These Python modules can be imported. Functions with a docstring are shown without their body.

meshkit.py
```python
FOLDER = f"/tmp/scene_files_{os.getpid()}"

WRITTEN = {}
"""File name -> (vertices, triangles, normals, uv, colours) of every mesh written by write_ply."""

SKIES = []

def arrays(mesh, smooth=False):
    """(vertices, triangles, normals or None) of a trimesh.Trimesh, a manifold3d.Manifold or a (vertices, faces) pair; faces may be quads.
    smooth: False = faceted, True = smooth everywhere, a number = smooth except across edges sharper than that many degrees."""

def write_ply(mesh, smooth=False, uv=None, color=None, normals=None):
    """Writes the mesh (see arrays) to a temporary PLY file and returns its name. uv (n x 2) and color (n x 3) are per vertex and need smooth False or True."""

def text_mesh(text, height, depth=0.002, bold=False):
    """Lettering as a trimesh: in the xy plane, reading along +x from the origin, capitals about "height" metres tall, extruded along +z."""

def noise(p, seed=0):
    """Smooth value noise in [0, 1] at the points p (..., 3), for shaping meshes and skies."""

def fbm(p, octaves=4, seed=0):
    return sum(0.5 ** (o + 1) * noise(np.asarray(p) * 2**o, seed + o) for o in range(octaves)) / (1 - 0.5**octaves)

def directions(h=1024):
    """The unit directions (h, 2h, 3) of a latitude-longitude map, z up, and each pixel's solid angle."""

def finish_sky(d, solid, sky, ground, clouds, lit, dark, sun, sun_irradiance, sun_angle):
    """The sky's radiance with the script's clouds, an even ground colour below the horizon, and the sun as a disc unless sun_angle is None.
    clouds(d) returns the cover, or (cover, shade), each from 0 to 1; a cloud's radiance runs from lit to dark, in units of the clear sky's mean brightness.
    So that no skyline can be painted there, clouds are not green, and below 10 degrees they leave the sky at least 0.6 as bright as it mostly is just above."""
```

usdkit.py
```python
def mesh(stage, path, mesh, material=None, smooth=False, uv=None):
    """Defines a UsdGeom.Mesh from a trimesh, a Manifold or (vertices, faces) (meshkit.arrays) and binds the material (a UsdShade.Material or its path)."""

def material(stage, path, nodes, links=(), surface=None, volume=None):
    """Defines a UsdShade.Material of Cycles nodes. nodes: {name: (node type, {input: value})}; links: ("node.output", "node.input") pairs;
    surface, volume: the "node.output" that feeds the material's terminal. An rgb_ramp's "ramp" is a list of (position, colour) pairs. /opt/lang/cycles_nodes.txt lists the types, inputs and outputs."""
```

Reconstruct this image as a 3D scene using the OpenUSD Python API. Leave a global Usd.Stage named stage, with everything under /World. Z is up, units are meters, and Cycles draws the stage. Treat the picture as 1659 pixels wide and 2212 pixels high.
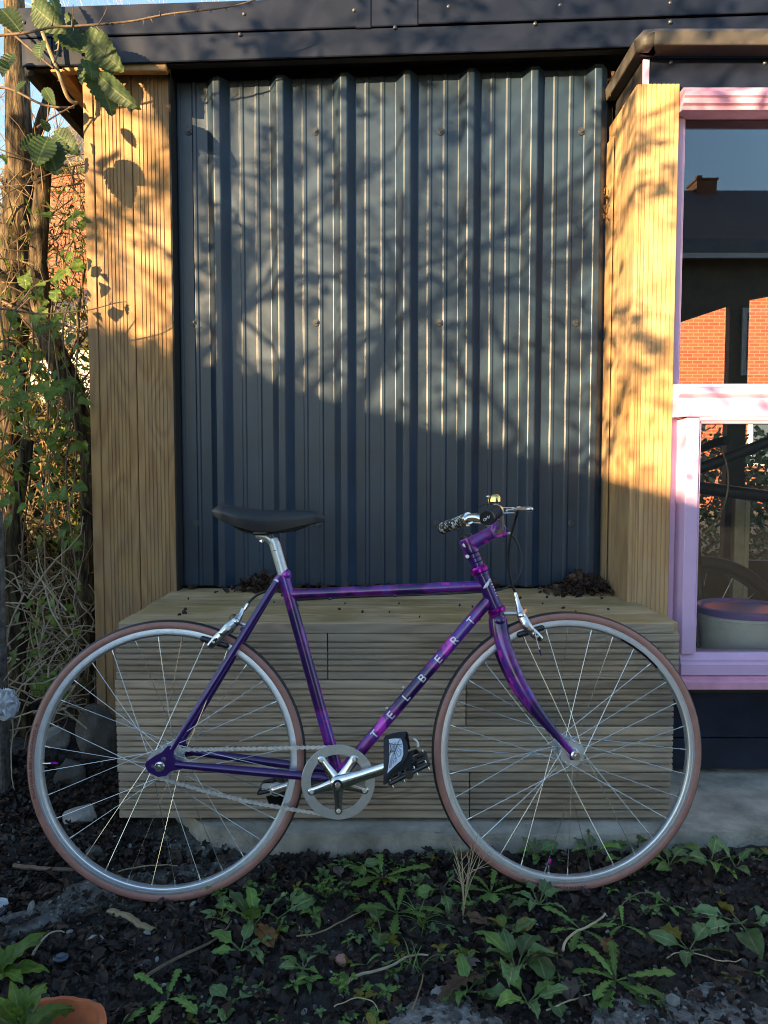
import math, random
import numpy as np, trimesh, usdkit, meshkit
from pxr import Usd, UsdGeom, UsdLux, UsdShade, Gf, Sdf, Vt
from shapely.geometry import Polygon, LineString
from shapely import affinity
import manifold3d as m3

stage = Usd.Stage.CreateInMemory()
UsdGeom.SetStageUpAxis(stage, UsdGeom.Tokens.z)
UsdGeom.SetStageMetersPerUnit(stage, 1.0)
UsdGeom.Xform.Define(stage, '/World'); UsdGeom.Scope.Define(stage, '/World/Looks')
PI = math.pi
# ---------------------------------------------------------------- camera, sky, sun, exposure
CAM = np.array([0.0, 0.0, 1.02]); PITCH = math.radians(3.5); FPX = 1662.0   # a 1659 x 2212 picture
EXPOSURE = 2.5
SUN_AZ, SUN_EL, SUN_I, SKY_S = math.radians(40), math.radians(8.0), 1.25, 0.105
cam = UsdGeom.Camera.Define(stage, '/World/camera')
cam.CreateHorizontalApertureAttr(36.0); cam.CreateVerticalApertureAttr(48.0)
cam.CreateFocalLengthAttr(36.0 * FPX / 1659.0); cam.CreateClippingRangeAttr(Gf.Vec2f(0.05, 2000))
cam.CreateExposureAttr(EXPOSURE)
cam.AddTranslateOp().Set(Gf.Vec3d(*CAM)); cam.AddRotateXOp().Set(90 - math.degrees(PITCH))
sdir = np.array([-math.sin(SUN_AZ) * math.cos(SUN_EL), -math.cos(SUN_AZ) * math.cos(SUN_EL), math.sin(SUN_EL)])
usdkit.material(stage, '/World/Looks/sky', {
    's': ('sky_texture', {'sky_type': 'single_scattering', 'sun_disc': False, 'sun_elevation': SUN_EL, 'sun_rotation': math.atan2(sdir[0], sdir[1]), 'altitude': 50.0, 'aerosol_density': 0.25, 'ozone_density': 1.6}),
    'b': ('background_shader', {'strength': SKY_S})}, [('s.color', 'b.color')], surface='b.background')
dome = UsdLux.DomeLight.Define(stage, '/World/sky')
UsdShade.MaterialBindingAPI.Apply(dome.GetPrim()).Bind(UsdShade.Material.Get(stage, '/World/Looks/sky'))
dome.GetPrim().SetCustomDataByKey('kind', 'structure')
sun = UsdLux.DistantLight.Define(stage, '/World/sun')
sun.CreateIntensityAttr(SUN_I); sun.CreateAngleAttr(0.4); sun.CreateNormalizeAttr(True); sun.CreateColorAttr(Gf.Vec3f(1.0, 0.68, 0.34))
zx = np.cross([0, 0, 1], sdir); zx /= np.linalg.norm(zx); zy = np.cross(sdir, zx)
M = Gf.Matrix4d(1); 
for r_, v_ in enumerate((zx, zy, sdir)): M.SetRow3(r_, Gf.Vec3d(*v_))
sun.AddTransformOp().Set(M)

def at(u, v, Y):                                     # the point at depth Y that a picture position shows
    a, b = (u - 829.5) / FPX, (v - 1106) / FPX
    d = np.array([a, math.cos(PITCH) - b * math.sin(PITCH), -math.sin(PITCH) - b * math.cos(PITCH)])
    return CAM + d * Y / d[1]
def gz(x, y):                                        # the lie of the soil
    x, y = np.asarray(x, float), np.asarray(y, float)
    b = np.clip((-0.62 - x) / 0.6, 0, 1) * np.clip((y - 1.9) / 0.8, 0, 1)
    return -0.016 + 0.0175 * np.clip(x, -2, 2) + 0.10 * b
def floor_at(u, v):
    p = at(u, v, 2.0)
    d = (p - CAM) / 2.0
    q = CAM + d * (-0.016 - CAM[2]) / d[2]
    for _ in range(4): q = CAM + d * (float(gz(q[0], q[1])) - CAM[2]) / d[2]
    return q

# ---------------------------------------------------------------- prims
used, OFF = {}, {}
def path_for(name, parent):
    base = str(parent.GetPath()) if parent else '/World'
    k = used.get((base, name), 0); used[(base, name)] = k + 1
    return f'{base}/{name}' + (f'_{k:03d}' if k else '')
def setd(p, label=None, cat=None, group=None, kind=None):
    for k, v in (('label', label), ('category', cat), ('group', group), ('kind', kind)):
        if v: p.SetCustomDataByKey(k, v)
    return p
def thing(name, label, cat, loc=(0, 0, 0), group=None, mat=None, local=False):
    pth = path_for(name, None); x = UsdGeom.Xform.Define(stage, pth)
    if mat is not None:
        x.AddTransformOp().Set(mat); OFF[pth] = np.zeros(3)
    else:
        x.AddTranslateOp().Set(Gf.Vec3d(*map(float, loc))); OFF[pth] = np.zeros(3) if local else np.array(loc, float)
    return setd(x.GetPrim(), label, cat, group)
def tm(mesh):
    if isinstance(mesh, trimesh.Trimesh): return mesh
    if hasattr(mesh, 'to_mesh'):
        q = mesh.to_mesh(); return trimesh.Trimesh(np.array(q.vert_properties[:, :3]), np.array(q.tri_verts), process=False)
    v, f = np.asarray(mesh[0], float), np.asarray(mesh[1], int)
    if f.shape[1] == 4: f = np.vstack([f[:, [0, 1, 2]], f[:, [0, 2, 3]]])
    return trimesh.Trimesh(v, f, process=False)
def obj(name, mesh, mat, parent=None, smooth=35, label=None, uv=None, **kw):
    pth = path_for(name, parent)
    off = OFF.get(str(parent.GetPath()), np.zeros(3)) if parent else np.zeros(3)
    if isinstance(mesh, list): mesh = trimesh.util.concatenate([tm(x) for x in mesh])
    mesh = tm(mesh)
    g = usdkit.mesh(stage, pth, (np.asarray(mesh.vertices) - off, np.asarray(mesh.faces)), f'/World/Looks/{mat}', smooth=(True if uv is not None else smooth), uv=uv)
    OFF[pth] = off
    return setd(g.GetPrim(), label, kw.get('cat'), kw.get('group'), kw.get('kind'))

# ---------------------------------------------------------------- shapes
def frame_mat(X, Y, Z, O=(0, 0, 0)):
    T = np.eye(4); T[:3, 0], T[:3, 1], T[:3, 2], T[:3, 3] = X, Y, Z, O; return T
def move(mesh, T):
    m = tm(mesh).copy(); v = np.asarray(m.vertices) @ T[:3, :3].T + T[:3, 3]; f = np.asarray(m.faces)
    if np.linalg.det(T[:3, :3]) < 0: f = f[:, ::-1]
    return trimesh.Trimesh(v, f, process=False)
def hexa(x0, x1, y0, y1, z0, z1, zr0=None, zr1=None, bev=0.0):
    """A block; zr0, zr1: bottom and top at the x1 end where they differ."""
    zr0 = z0 if zr0 is None else zr0; zr1 = z1 if zr1 is None else zr1
    P = []
    for x, a, b in ((x0, z0, z1), (x1, zr0, zr1)):
        for y in (y0, y1):
            for z in (a, b):
                if bev:
                    c = np.array([(x0 + x1) / 2, (y0 + y1) / 2, (a + b) / 2]); s = np.sign(c - [x, y, z]); q = np.array([x, y, z])
                    for e in ((0, 1, 1), (1, 0, 1), (1, 1, 0)): P.append(q + s * np.array(e) * bev)
                else: P.append((x, y, z))
    return tm(m3.Manifold.hull_points(np.array(P, float)))
def prism(poly, L, X, Y, Z, O):
    return move(trimesh.creation.extrude_polygon(poly, L, engine='earcut'), frame_mat(X, Y, Z, O))
def tube(pts, rad, sides=10, cap=True, flat=None):
    """A swept round bar; flat=(direction, factor) squeezes it along a direction."""
    p = np.asarray(pts, float); n = len(p); r = np.broadcast_to(np.asarray(rad, float), (n,))
    t = np.gradient(p, axis=0); t /= np.linalg.norm(t, axis=1, keepdims=True) + 1e-12
    a = np.cross(t[0], [0, 0, 1.0]) if abs(t[0][2]) < 0.9 else np.cross(t[0], [1.0, 0, 0])
    a /= np.linalg.norm(a); A = [a]
    for k in range(1, n):
        a = A[-1] - t[k] * (A[-1] @ t[k]); A.append(a / (np.linalg.norm(a) + 1e-12))
    A = np.array(A); B = np.cross(t, A); g = np.arange(sides) * 2 * PI / sides
    off = np.cos(g)[None, :, None] * A[:, None] + np.sin(g)[None, :, None] * B[:, None]
    if flat is not None:
        d = np.array(flat[0], float); off = off - (1 - flat[1]) * (off @ d)[..., None] * d
    v = (p[:, None] + r[:, None, None] * off).reshape(-1, 3)
    i, j = np.meshgrid(np.arange(n - 1), np.arange(sides), indexing='ij')
    q = np.stack([i * sides + j, i * sides + (j + 1) % sides, (i + 1) * sides + (j + 1) % sides, (i + 1) * sides + j], -1).reshape(-1, 4)
    f = np.vstack([q[:, [0, 1, 2]], q[:, [0, 2, 3]]])
    if cap:
        c0, c1 = len(v), len(v) + 1; v = np.vstack([v, p[0], p[-1]]); js = np.arange(sides); e = (n - 1) * sides
        f = np.vstack([f, np.stack([np.full(sides, c0), (js + 1) % sides, js], 1), np.stack([np.full(sides, c1), e + js, e + (js + 1) % sides], 1)])
    return trimesh.Trimesh(v, f, process=False)
def spline(pts, n=24):
    from scipy.interpolate import CubicSpline
    p = np.asarray(pts, float); s = np.r_[0, np.cumsum(np.linalg.norm(np.diff(p[:, :3], axis=0), axis=1))]
    return CubicSpline(s, p)(np.linspace(0, s[-1], n))
def lathe(prof, O, axis, n=48, closed=False):
    """prof: (along, radius) pairs turned about the axis through O."""
    axis = np.array(axis, float); axis /= np.linalg.norm(axis)
    a = np.cross(axis, [0, 0, 1.0]) if abs(axis[2]) < 0.9 else np.cross(axis, [1.0, 0, 0]); a /= np.linalg.norm(a); b = np.cross(axis, a)
    pr = np.asarray(prof, float); g = np.arange(n) * 2 * PI / n; m = len(pr)
    v = (np.array(O) + pr[:, None, :1] * axis + pr[:, None, 1:] * (np.cos(g)[None, :, None] * a + np.sin(g)[None, :, None] * b)).reshape(-1, 3)
    i, j = np.meshgrid(np.arange(m if closed else m - 1), np.arange(n), indexing='ij'); i2 = (i + 1) % m
    q = np.stack([i * n + j, i * n + (j + 1) % n, i2 * n + (j + 1) % n, i2 * n + j], -1).reshape(-1, 4)
    f = np.vstack([q[:, [0, 1, 2]], q[:, [0, 2, 3]]])
    mm = trimesh.Trimesh(v, f, process=False)
    if mm.volume < 0 if closed else False: mm.invert()
    return mm
def ball(c, r, sc=(1, 1, 1), sub=2):
    m = trimesh.creation.icosphere(sub, r); m.vertices = np.asarray(m.vertices) * sc + c; return m
def chain_hull(pts, rads, flat=None, sub=1):
    """Rounded links from ball to ball, joined."""
    S = []
    for p, r in zip(pts, rads):
        v = np.asarray(trimesh.creation.icosphere(sub, r).vertices)
        if flat is not None: v = v - (1 - flat[1]) * (v @ np.array(flat[0]))[:, None] * np.array(flat[0])
        S.append(v + np.array(p))
    out = m3.Manifold()
    for a, b in zip(S[:-1], S[1:]): out += m3.Manifold.hull_points(np.vstack([a, b]))
    return tm(out)
def rod(a, b, r, sides=8): return tube([a, b], r, sides)
def ring_cyl(c, axis, r, h, n=24, bev=0.0008):
    return lathe([(-h / 2, 0.0001), (-h / 2, r - bev), (-h / 2 + bev, r), (h / 2 - bev, r), (h / 2, r - bev), (h / 2, 0.0001)], c, axis, n)

# ---------------------------------------------------------------- materials
def rgb(c, k=1.0): return tuple(float(x) * k for x in c)
def plain(name, c, rough=0.5, metal=0.0, var=0.18, scale=25.0, bump=0.0, coat=0.0, c2=None, spec=0.5, bscale=None, detail=4.0, extra=None):
    n = {'g': ('geometry', {}), 'n': ('noise_texture', {'scale': float(scale), 'detail': float(detail), 'roughness': 0.6}),
         'r': ('rgb_ramp', {'ramp': [(0.3, rgb(c, 1 - var)), (0.7, rgb(c2) if c2 else rgb(c, 1 + var))]}),
         'p': ('principled_bsdf', {'roughness': float(rough), 'metallic': float(metal), 'coat_weight': float(coat), 'specular_ior_level': float(spec), **(extra or {})})}
    l = [('g.position', 'n.vector'), ('n.fac', 'r.fac'), ('r.color', 'p.base_color')]
    if bump:
        n['n2'] = ('noise_texture', {'scale': float(bscale or scale * 4), 'detail': 5.0}); n['b'] = ('bump', {'strength': 1.0, 'distance': float(bump)})
        l += [('g.position', 'n2.vector'), ('n2.fac', 'b.height'), ('b.normal', 'p.normal')]
    usdkit.material(stage, f'/World/Looks/{name}', n, l, surface='p.BSDF')
def wood(name, axis, light, dark, grey=0.0, greyc=(0.25, 0.23, 0.2), rough=0.72, across=15.0, rings=70.0, knot=True, stain=None):
    n = {'g': ('geometry', {}), 'o': ('object_info', {}), 'm': ('math', {'math_type': 'multiply', 'value2': 7.3}), 'm2': ('math', {'math_type': 'multiply', 'value2': 23.7}),
         'cr': ('combine_xyz', {}), 'ad': ('vector_math', {'math_type': 'add'}), 'sx': ('separate_xyz', {}), 'cx': ('combine_xyz', {}),
         'mp': ('mapping', {'scale': (1.3, across, across)}), 'nz': ('noise_texture', {'scale': 1.0, 'detail': 1.5, 'roughness': 0.45}),
         'vm': ('mapping', {'scale': (2.6, 7.0, 7.0)}), 'vo': ('voronoi_texture', {'scale': 1.0}),
         'kn': ('map_range', {'range_type': 'smoothstep', 'from_min': 0.0, 'from_max': 0.42, 'to_min': 0.2, 'to_max': 0.0, 'clamp': True}),
         'kd': ('map_range', {'range_type': 'smoothstep', 'from_min': 0.05, 'from_max': 0.13, 'to_min': 0.75, 'to_max': 0.0, 'clamp': True}),
         'sm': ('math', {'math_type': 'add'}), 'mr': ('math', {'math_type': 'multiply', 'value2': rings}), 'si': ('math', {'math_type': 'sine'}),
         'fm': ('mapping', {'scale': (9.0, 420.0, 420.0)}), 'fn': ('noise_texture', {'scale': 1.0, 'detail': 2.0}),
         'h': ('math', {'math_type': 'multiply_add', 'value2': 0.22, 'value3': 0.26}), 'h2': ('math', {'math_type': 'multiply_add', 'value2': 0.55}),
         'rp': ('rgb_ramp', {'ramp': [(0.15, light), (0.6, tuple(0.55 * a + 0.45 * b for a, b in zip(light, dark))), (0.95, dark)]}),
         'mk': ('mix', {'color2': rgb(dark, 0.38)}),
         'gn': ('noise_texture', {'scale': 3.5, 'detail': 4.0, 'roughness': 0.65}), 'gr': ('map_range', {'from_min': 0.35, 'from_max': 0.68, 'to_min': max(0.0, grey - 0.35), 'to_max': min(1.0, grey + 0.35), 'clamp': True}),
         'gm': ('mix', {'color2': greyc}), 'tv': ('map_range', {'from_min': 0.0, 'from_max': 1.0, 'to_min': 0.72, 'to_max': 1.22}), 'tm': ('vector_math', {'math_type': 'scale'}),
         'b': ('bump', {'strength': 0.7, 'distance': 0.0012}), 'p': ('principled_bsdf', {'roughness': rough, 'specular_ior_level': 0.3})}
    o = {'x': ('x', 'y', 'z'), 'y': ('y', 'x', 'z'), 'z': ('z', 'x', 'y')}[axis]
    l = [('o.random', 'm.value1'), ('o.random', 'm2.value1'), ('m.value', 'cr.x'), ('m2.value', 'cr.y'), ('m2.value', 'cr.z'), ('g.position', 'ad.vector1'), ('cr.vector', 'ad.vector2'), ('ad.vector', 'sx.vector'),
         (f'sx.{o[0]}', 'cx.x'), (f'sx.{o[1]}', 'cx.y'), (f'sx.{o[2]}', 'cx.z'), ('cx.vector', 'mp.vector'), ('mp.vector', 'nz.vector'), ('cx.vector', 'vm.vector'), ('vm.vector', 'vo.vector'),
         ('vo.distance', 'kn.value'), ('vo.distance', 'kd.value'), ('nz.fac', 'sm.value1'), ('sm.value', 'mr.value1'), ('mr.value', 'si.value1'),
         ('cx.vector', 'fm.vector'), ('fm.vector', 'fn.vector'), ('si.value', 'h.value1'), ('fn.fac', 'h2.value1'), ('h.value', 'h2.value3'), ('h2.value', 'rp.fac'),
         ('rp.color', 'mk.color1'), ('mk.color', 'gm.color1'), ('g.position', 'gn.vector'), ('gn.fac', 'gr.value'), ('gr.result', 'gm.fac'), ('gm.color', 'tm.vector1'), ('o.random', 'tv.value'), ('tv.result', 'tm.scale'),
         ('tm.vector', 'p.base_color'), ('h2.value', 'b.height'), ('b.normal', 'p.normal')]
    if knot: l += [('kn.result', 'sm.value2'), ('kd.result', 'mk.fac')]
    else: n['sm'] = ('math', {'math_type': 'add', 'value2': 0.0}); n['mk'] = ('mix', {'color2': dark, 'fac': 0.0})
    if stain:                                         # a coloured wash in large soft patches
        n['sn'] = ('noise_texture', {'scale': 5.0, 'detail': 3.0}); n['sr'] = ('map_range', {'from_min': 0.42, 'from_max': 0.66, 'to_min': 0.0, 'to_max': 0.75, 'clamp': True}); n['sg'] = ('mix', {'color2': stain})
        l = [x for x in l if x != ('gm.color', 'tm.vector1')] + [('cx.vector', 'sn.vector'), ('sn.fac', 'sr.value'), ('sr.result', 'sg.fac'), ('gm.color', 'sg.color1'), ('sg.color', 'tm.vector1')]
    usdkit.material(stage, f'/World/Looks/{name}', n, l, surface='p.BSDF')
def leafmat(name, c, c2, vein, trans=0.35, rough=0.4, dry=None):
    n = {'uv': ('attribute', {'attribute': 'st'}), 's': ('separate_xyz', {}), 'g': ('geometry', {}), 'o': ('object_info', {}),
         'n': ('noise_texture', {'scale': 60.0, 'detail': 3.0}), 'r': ('rgb_ramp', {'ramp': [(0.3, c), (0.7, c2)]}),
         'v1': ('math', {'math_type': 'subtract', 'value2': 0.5}), 'v2': ('math', {'math_type': 'absolute'}), 'mid': ('map_range', {'from_min': 0.015, 'from_max': 0.06, 'to_min': 0.8, 'to_max': 0.0, 'clamp': True}),
         'w1': ('math', {'math_type': 'multiply_add', 'value2': -7.0}), 'w0': ('math', {'math_type': 'multiply', 'value2': 9.0}), 'w2': ('math', {'math_type': 'fraction'}), 'w3': ('map_range', {'from_min': 0.0, 'from_max': 0.16, 'to_min': 0.4, 'to_max': 0.0, 'clamp': True}),
         'mx': ('math', {'math_type': 'maximum'}), 'vm': ('mix', {'color2': vein}), 'tv': ('map_range', {'from_min': 0.0, 'from_max': 1.0, 'to_min': 0.65, 'to_max': 1.35}), 'tm': ('vector_math', {'math_type': 'scale'}),
         'b': ('bump', {'strength': 0.6, 'distance': 0.0015, 'invert': True}), 'p': ('principled_bsdf', {'roughness': rough, 'specular_ior_level': 0.4}), 't': ('translucent_bsdf', {}), 'mc': ('mix_closure', {'fac': trans})}
    l = [('uv.vector', 's.vector'), ('g.position', 'n.vector'), ('n.fac', 'r.fac'), ('s.y', 'v1.value1'), ('v1.value', 'v2.value1'), ('v2.value', 'mid.value'),
         ('s.x', 'w0.value1'), ('v2.value', 'w1.value1'), ('w0.value', 'w1.value3'), ('w1.value', 'w2.value1'), ('w2.value', 'w3.value'), ('mid.result', 'mx.value1'), ('w3.result', 'mx.value2'),
         ('mx.value', 'vm.fac'), ('r.color', 'vm.color1'), ('vm.color', 'tm.vector1'), ('o.random', 'tv.value'), ('tv.result', 'tm.scale'), ('tm.vector', 'p.base_color'), ('tm.vector', 't.color'),
         ('mx.value', 'b.height'), ('b.normal', 'p.normal'), ('p.BSDF', 'mc.closure1'), ('t.BSDF', 'mc.closure2')]
    usdkit.material(stage, f'/World/Looks/{name}', n, l, surface='mc.closure')

plain('navy_sheet', (0.010, 0.024, 0.046), 0.40, 0.0, 0.25, 6.0, spec=0.55, bump=0.0003, bscale=9.0)
plain('navy_flashing', (0.007, 0.010, 0.022), 0.38, 0.0, 0.3, 5.0, spec=0.28, bump=0.0005, bscale=7.0)
plain('navy_plinth', (0.010, 0.014, 0.028), 0.3, 0.0, 0.35, 9.0)
plain('black_void', (0.006, 0.006, 0.006), 0.8, 0.0, 0.3, 20.0)
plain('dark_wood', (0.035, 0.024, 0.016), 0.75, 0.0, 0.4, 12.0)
plain('screw_metal', (0.05, 0.055, 0.065), 0.4, 0.3, 0.3, 60.0)
plain('lead', (0.05, 0.045, 0.040), 0.55, 0.0, 0.35, 14.0, bump=0.0015, bscale=20)
wood('pine_upright', 'z', (0.42, 0.255, 0.105), (0.23, 0.115, 0.048), 0.2, (0.30, 0.22, 0.15), across=8.0, rings=60.0)
wood('pine_end', 'z', (0.46, 0.285, 0.115), (0.25, 0.13, 0.055), 0.2, (0.36, 0.27, 0.18), across=8.0, rings=42.0)
wood('deck_front', 'x', (0.48, 0.37, 0.26), (0.19, 0.14, 0.10), 0.42, (0.35, 0.305, 0.25), across=16.0, rings=60.0)
wood('deck_top', 'x', (0.42, 0.31, 0.17), (0.16, 0.112, 0.06), 0.3, (0.33, 0.27, 0.18), across=20.0, rings=50.0, stain=(0.21, 0.15, 0.06))
plain('lilac', (0.56, 0.38, 0.59), 0.35, 0.0, 0.07, 8.0, spec=0.45)
plain('pink_paint', (0.60, 0.30, 0.44), 0.4, 0.0, 0.12, 20.0)
usdkit.material(stage, '/World/Looks/pane_glass', {'t': ('transparent_bsdf', {'color': (0.96, 0.98, 0.975)}), 'g': ('glossy_bsdf', {'color': (0.9, 0.95, 1.0), 'roughness': 0.004}), 'f': ('fresnel', {'IOR': 1.7}), 'm': ('mix_closure', {})},
                [('f.fac', 'm.fac'), ('t.BSDF', 'm.closure1'), ('g.BSDF', 'm.closure2')], surface='m.closure')
plain('soil', (0.022, 0.018, 0.016), 0.9, 0.0, 0.55, 45.0, bump=0.012, bscale=70.0, c2=(0.05, 0.043, 0.038))
plain('concrete', (0.26, 0.24, 0.205), 0.85, 0.0, 0.35, 9.0, bump=0.003, bscale=120.0, c2=(0.46, 0.43, 0.375), detail=8.0)
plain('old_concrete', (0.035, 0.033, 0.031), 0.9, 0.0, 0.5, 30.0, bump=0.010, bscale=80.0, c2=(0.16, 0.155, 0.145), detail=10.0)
plain('gravel_path', (0.10, 0.092, 0.08), 0.9, 0.0, 0.5, 60.0, bump=0.010, bscale=110.0, c2=(0.27, 0.26, 0.245), detail=8.0)
plain('lawn', (0.09, 0.105, 0.05), 0.9, 0.0, 0.5, 14.0, c2=(0.17, 0.17, 0.10), bump=0.02, bscale=30.0)
# bicycle
usdkit.material(stage, '/World/Looks/blotched_purple', {
    'tc': ('texture_coordinate', {}), 'mp': ('mapping', {'scale': (11.0, 13.0, 9.0)}), 'n': ('noise_texture', {'scale': 1.0, 'detail': 2.5, 'roughness': 0.5, 'distortion': 0.4}), 'n2': ('noise_texture', {'scale': 3.1, 'detail': 2.0}),
    'r': ('rgb_ramp', {'ramp': [(0.0, (0.010, 0.002, 0.040)), (0.43, (0.026, 0.004, 0.085)), (0.48, (0.09, 0.006, 0.13)), (0.53, (0.19, 0.010, 0.22)), (0.58, (0.06, 0.03, 0.27)), (0.62, (0.10, 0.010, 0.17)), (0.66, (0.50, 0.02, 0.46)), (0.74, (0.60, 0.04, 0.56))]}),
    'ad': ('math', {'math_type': 'multiply_add', 'value2': 0.3}), 'sb': ('math', {'math_type': 'subtract', 'value2': 0.135}),
    'p': ('principled_bsdf', {'roughness': 0.28, 'coat_weight': 0.6, 'coat_roughness': 0.05, 'metallic': 0.1})},
    [('tc.object', 'mp.vector'), ('mp.vector', 'n.vector'), ('mp.vector', 'n2.vector'), ('n2.fac', 'ad.value1'), ('n.fac', 'ad.value3'), ('ad.value', 'sb.value1'), ('sb.value', 'r.fac'), ('r.color', 'p.base_color')], surface='p.BSDF')
plain('deep_purple', (0.030, 0.005, 0.105), 0.28, 0.1, 0.15, 20.0, coat=0.6)
plain('anodised_magenta', (0.33, 0.015, 0.30), 0.25, 0.85, 0.1, 20.0)
plain('silver', (0.58, 0.61, 0.63), 0.40, 0.75, 0.08, 60.0)
plain('ring_alloy', (0.40, 0.425, 0.44), 0.42, 0.8, 0.1, 60.0)
plain('polished', (0.72, 0.71, 0.68), 0.2, 1.0, 0.06, 60.0)
plain('rim_alloy', (0.78, 0.85, 0.95), 0.38, 1.0, 0.05, 40.0)
plain('rim_inner', (0.40, 0.44, 0.48), 0.45, 0.9, 0.06, 40.0)
plain('steel_spoke', (0.72, 0.71, 0.68), 0.24, 1.0, 0.08, 40.0)
plain('chain_steel', (0.66, 0.65, 0.63), 0.36, 0.65, 0.25, 200.0)
plain('brass', (0.83, 0.60, 0.20), 0.14, 1.0, 0.05, 40.0)
plain('rubber_black', (0.013, 0.014, 0.017), 0.55, 0.0, 0.3, 60.0)
plain('tan_wall', (0.30, 0.145, 0.118), 0.55, 0.0, 0.14, 30.0)
plain('print_dark', (0.05, 0.024, 0.02), 0.6, 0.0, 0.1, 30.0)
plain('black_plastic', (0.012, 0.012, 0.014), 0.38, 0.0, 0.3, 50.0)
plain('saddle_leather', (0.016, 0.016, 0.019), 0.42, 0.0, 0.25, 60.0, bump=0.0002, bscale=400)
plain('letter_silver', (0.62, 0.63, 0.67), 0.4, 0.3, 0.05, 50.0)
plain('strap_white', (0.52, 0.57, 0.66), 0.5, 0.0, 0.06, 60.0)
plain('strap_grey', (0.24, 0.28, 0.34), 0.5, 0.0, 0.06, 60.0)
plain('webbing', (0.012, 0.013, 0.018), 0.7, 0.0, 0.3, 300.0, bump=0.0006, bscale=500)
usdkit.material(stage, '/World/Looks/grip_print', {'tc': ('texture_coordinate', {}), 'v': ('noise_texture', {'scale': 95.0, 'detail': 1.0, 'distortion': 1.5}), 'r': ('rgb_ramp', {'ramp': [(0.535, (0.010, 0.010, 0.012)), (0.56, (0.55, 0.55, 0.54))]}), 'p': ('principled_bsdf', {'roughness': 0.5})},
    [('tc.object', 'v.vector'), ('v.fac', 'r.fac'), ('r.color', 'p.base_color')], surface='p.BSDF')
# plants, stones, far things
leafmat('leaf_dock', (0.07, 0.125, 0.045), (0.125, 0.20, 0.075), (0.26, 0.30, 0.13), 0.2, 0.42)
leafmat('leaf_dandelion', (0.085, 0.165, 0.035), (0.14, 0.25, 0.055), (0.27, 0.33, 0.11), 0.25, 0.4)
leafmat('leaf_yellow', (0.20, 0.15, 0.015), (0.12, 0.12, 0.02), (0.3, 0.25, 0.05), 0.25, 0.5)
leafmat('leaf_bramble', (0.022, 0.05, 0.016), (0.04, 0.075, 0.022), (0.10, 0.13, 0.04), 0.4, 0.5)
leafmat('leaf_ivy', (0.07, 0.14, 0.02), (0.16, 0.24, 0.035), (0.22, 0.26, 0.09), 0.5, 0.4)
leafmat('leaf_dead', (0.055, 0.030, 0.018), (0.10, 0.055, 0.03), (0.03, 0.018, 0.01), 0.1, 0.7)
leafmat('leaf_brown', (0.16, 0.075, 0.02), (0.10, 0.05, 0.02), (0.06, 0.03, 0.015), 0.15, 0.6)
leafmat('leaf_grey', (0.13, 0.105, 0.09), (0.09, 0.07, 0.06), (0.05, 0.04, 0.03), 0.1, 0.7)
for i, c in enumerate([(0.020, 0.013, 0.011), (0.036, 0.021, 0.015), (0.013, 0.010, 0.010), (0.055, 0.032, 0.021), (0.026, 0.017, 0.016)]): plain(f'litter_{"abcde"[i]}', c, 0.68, 0.0, 0.3, 60.0, spec=0.3)
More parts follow.
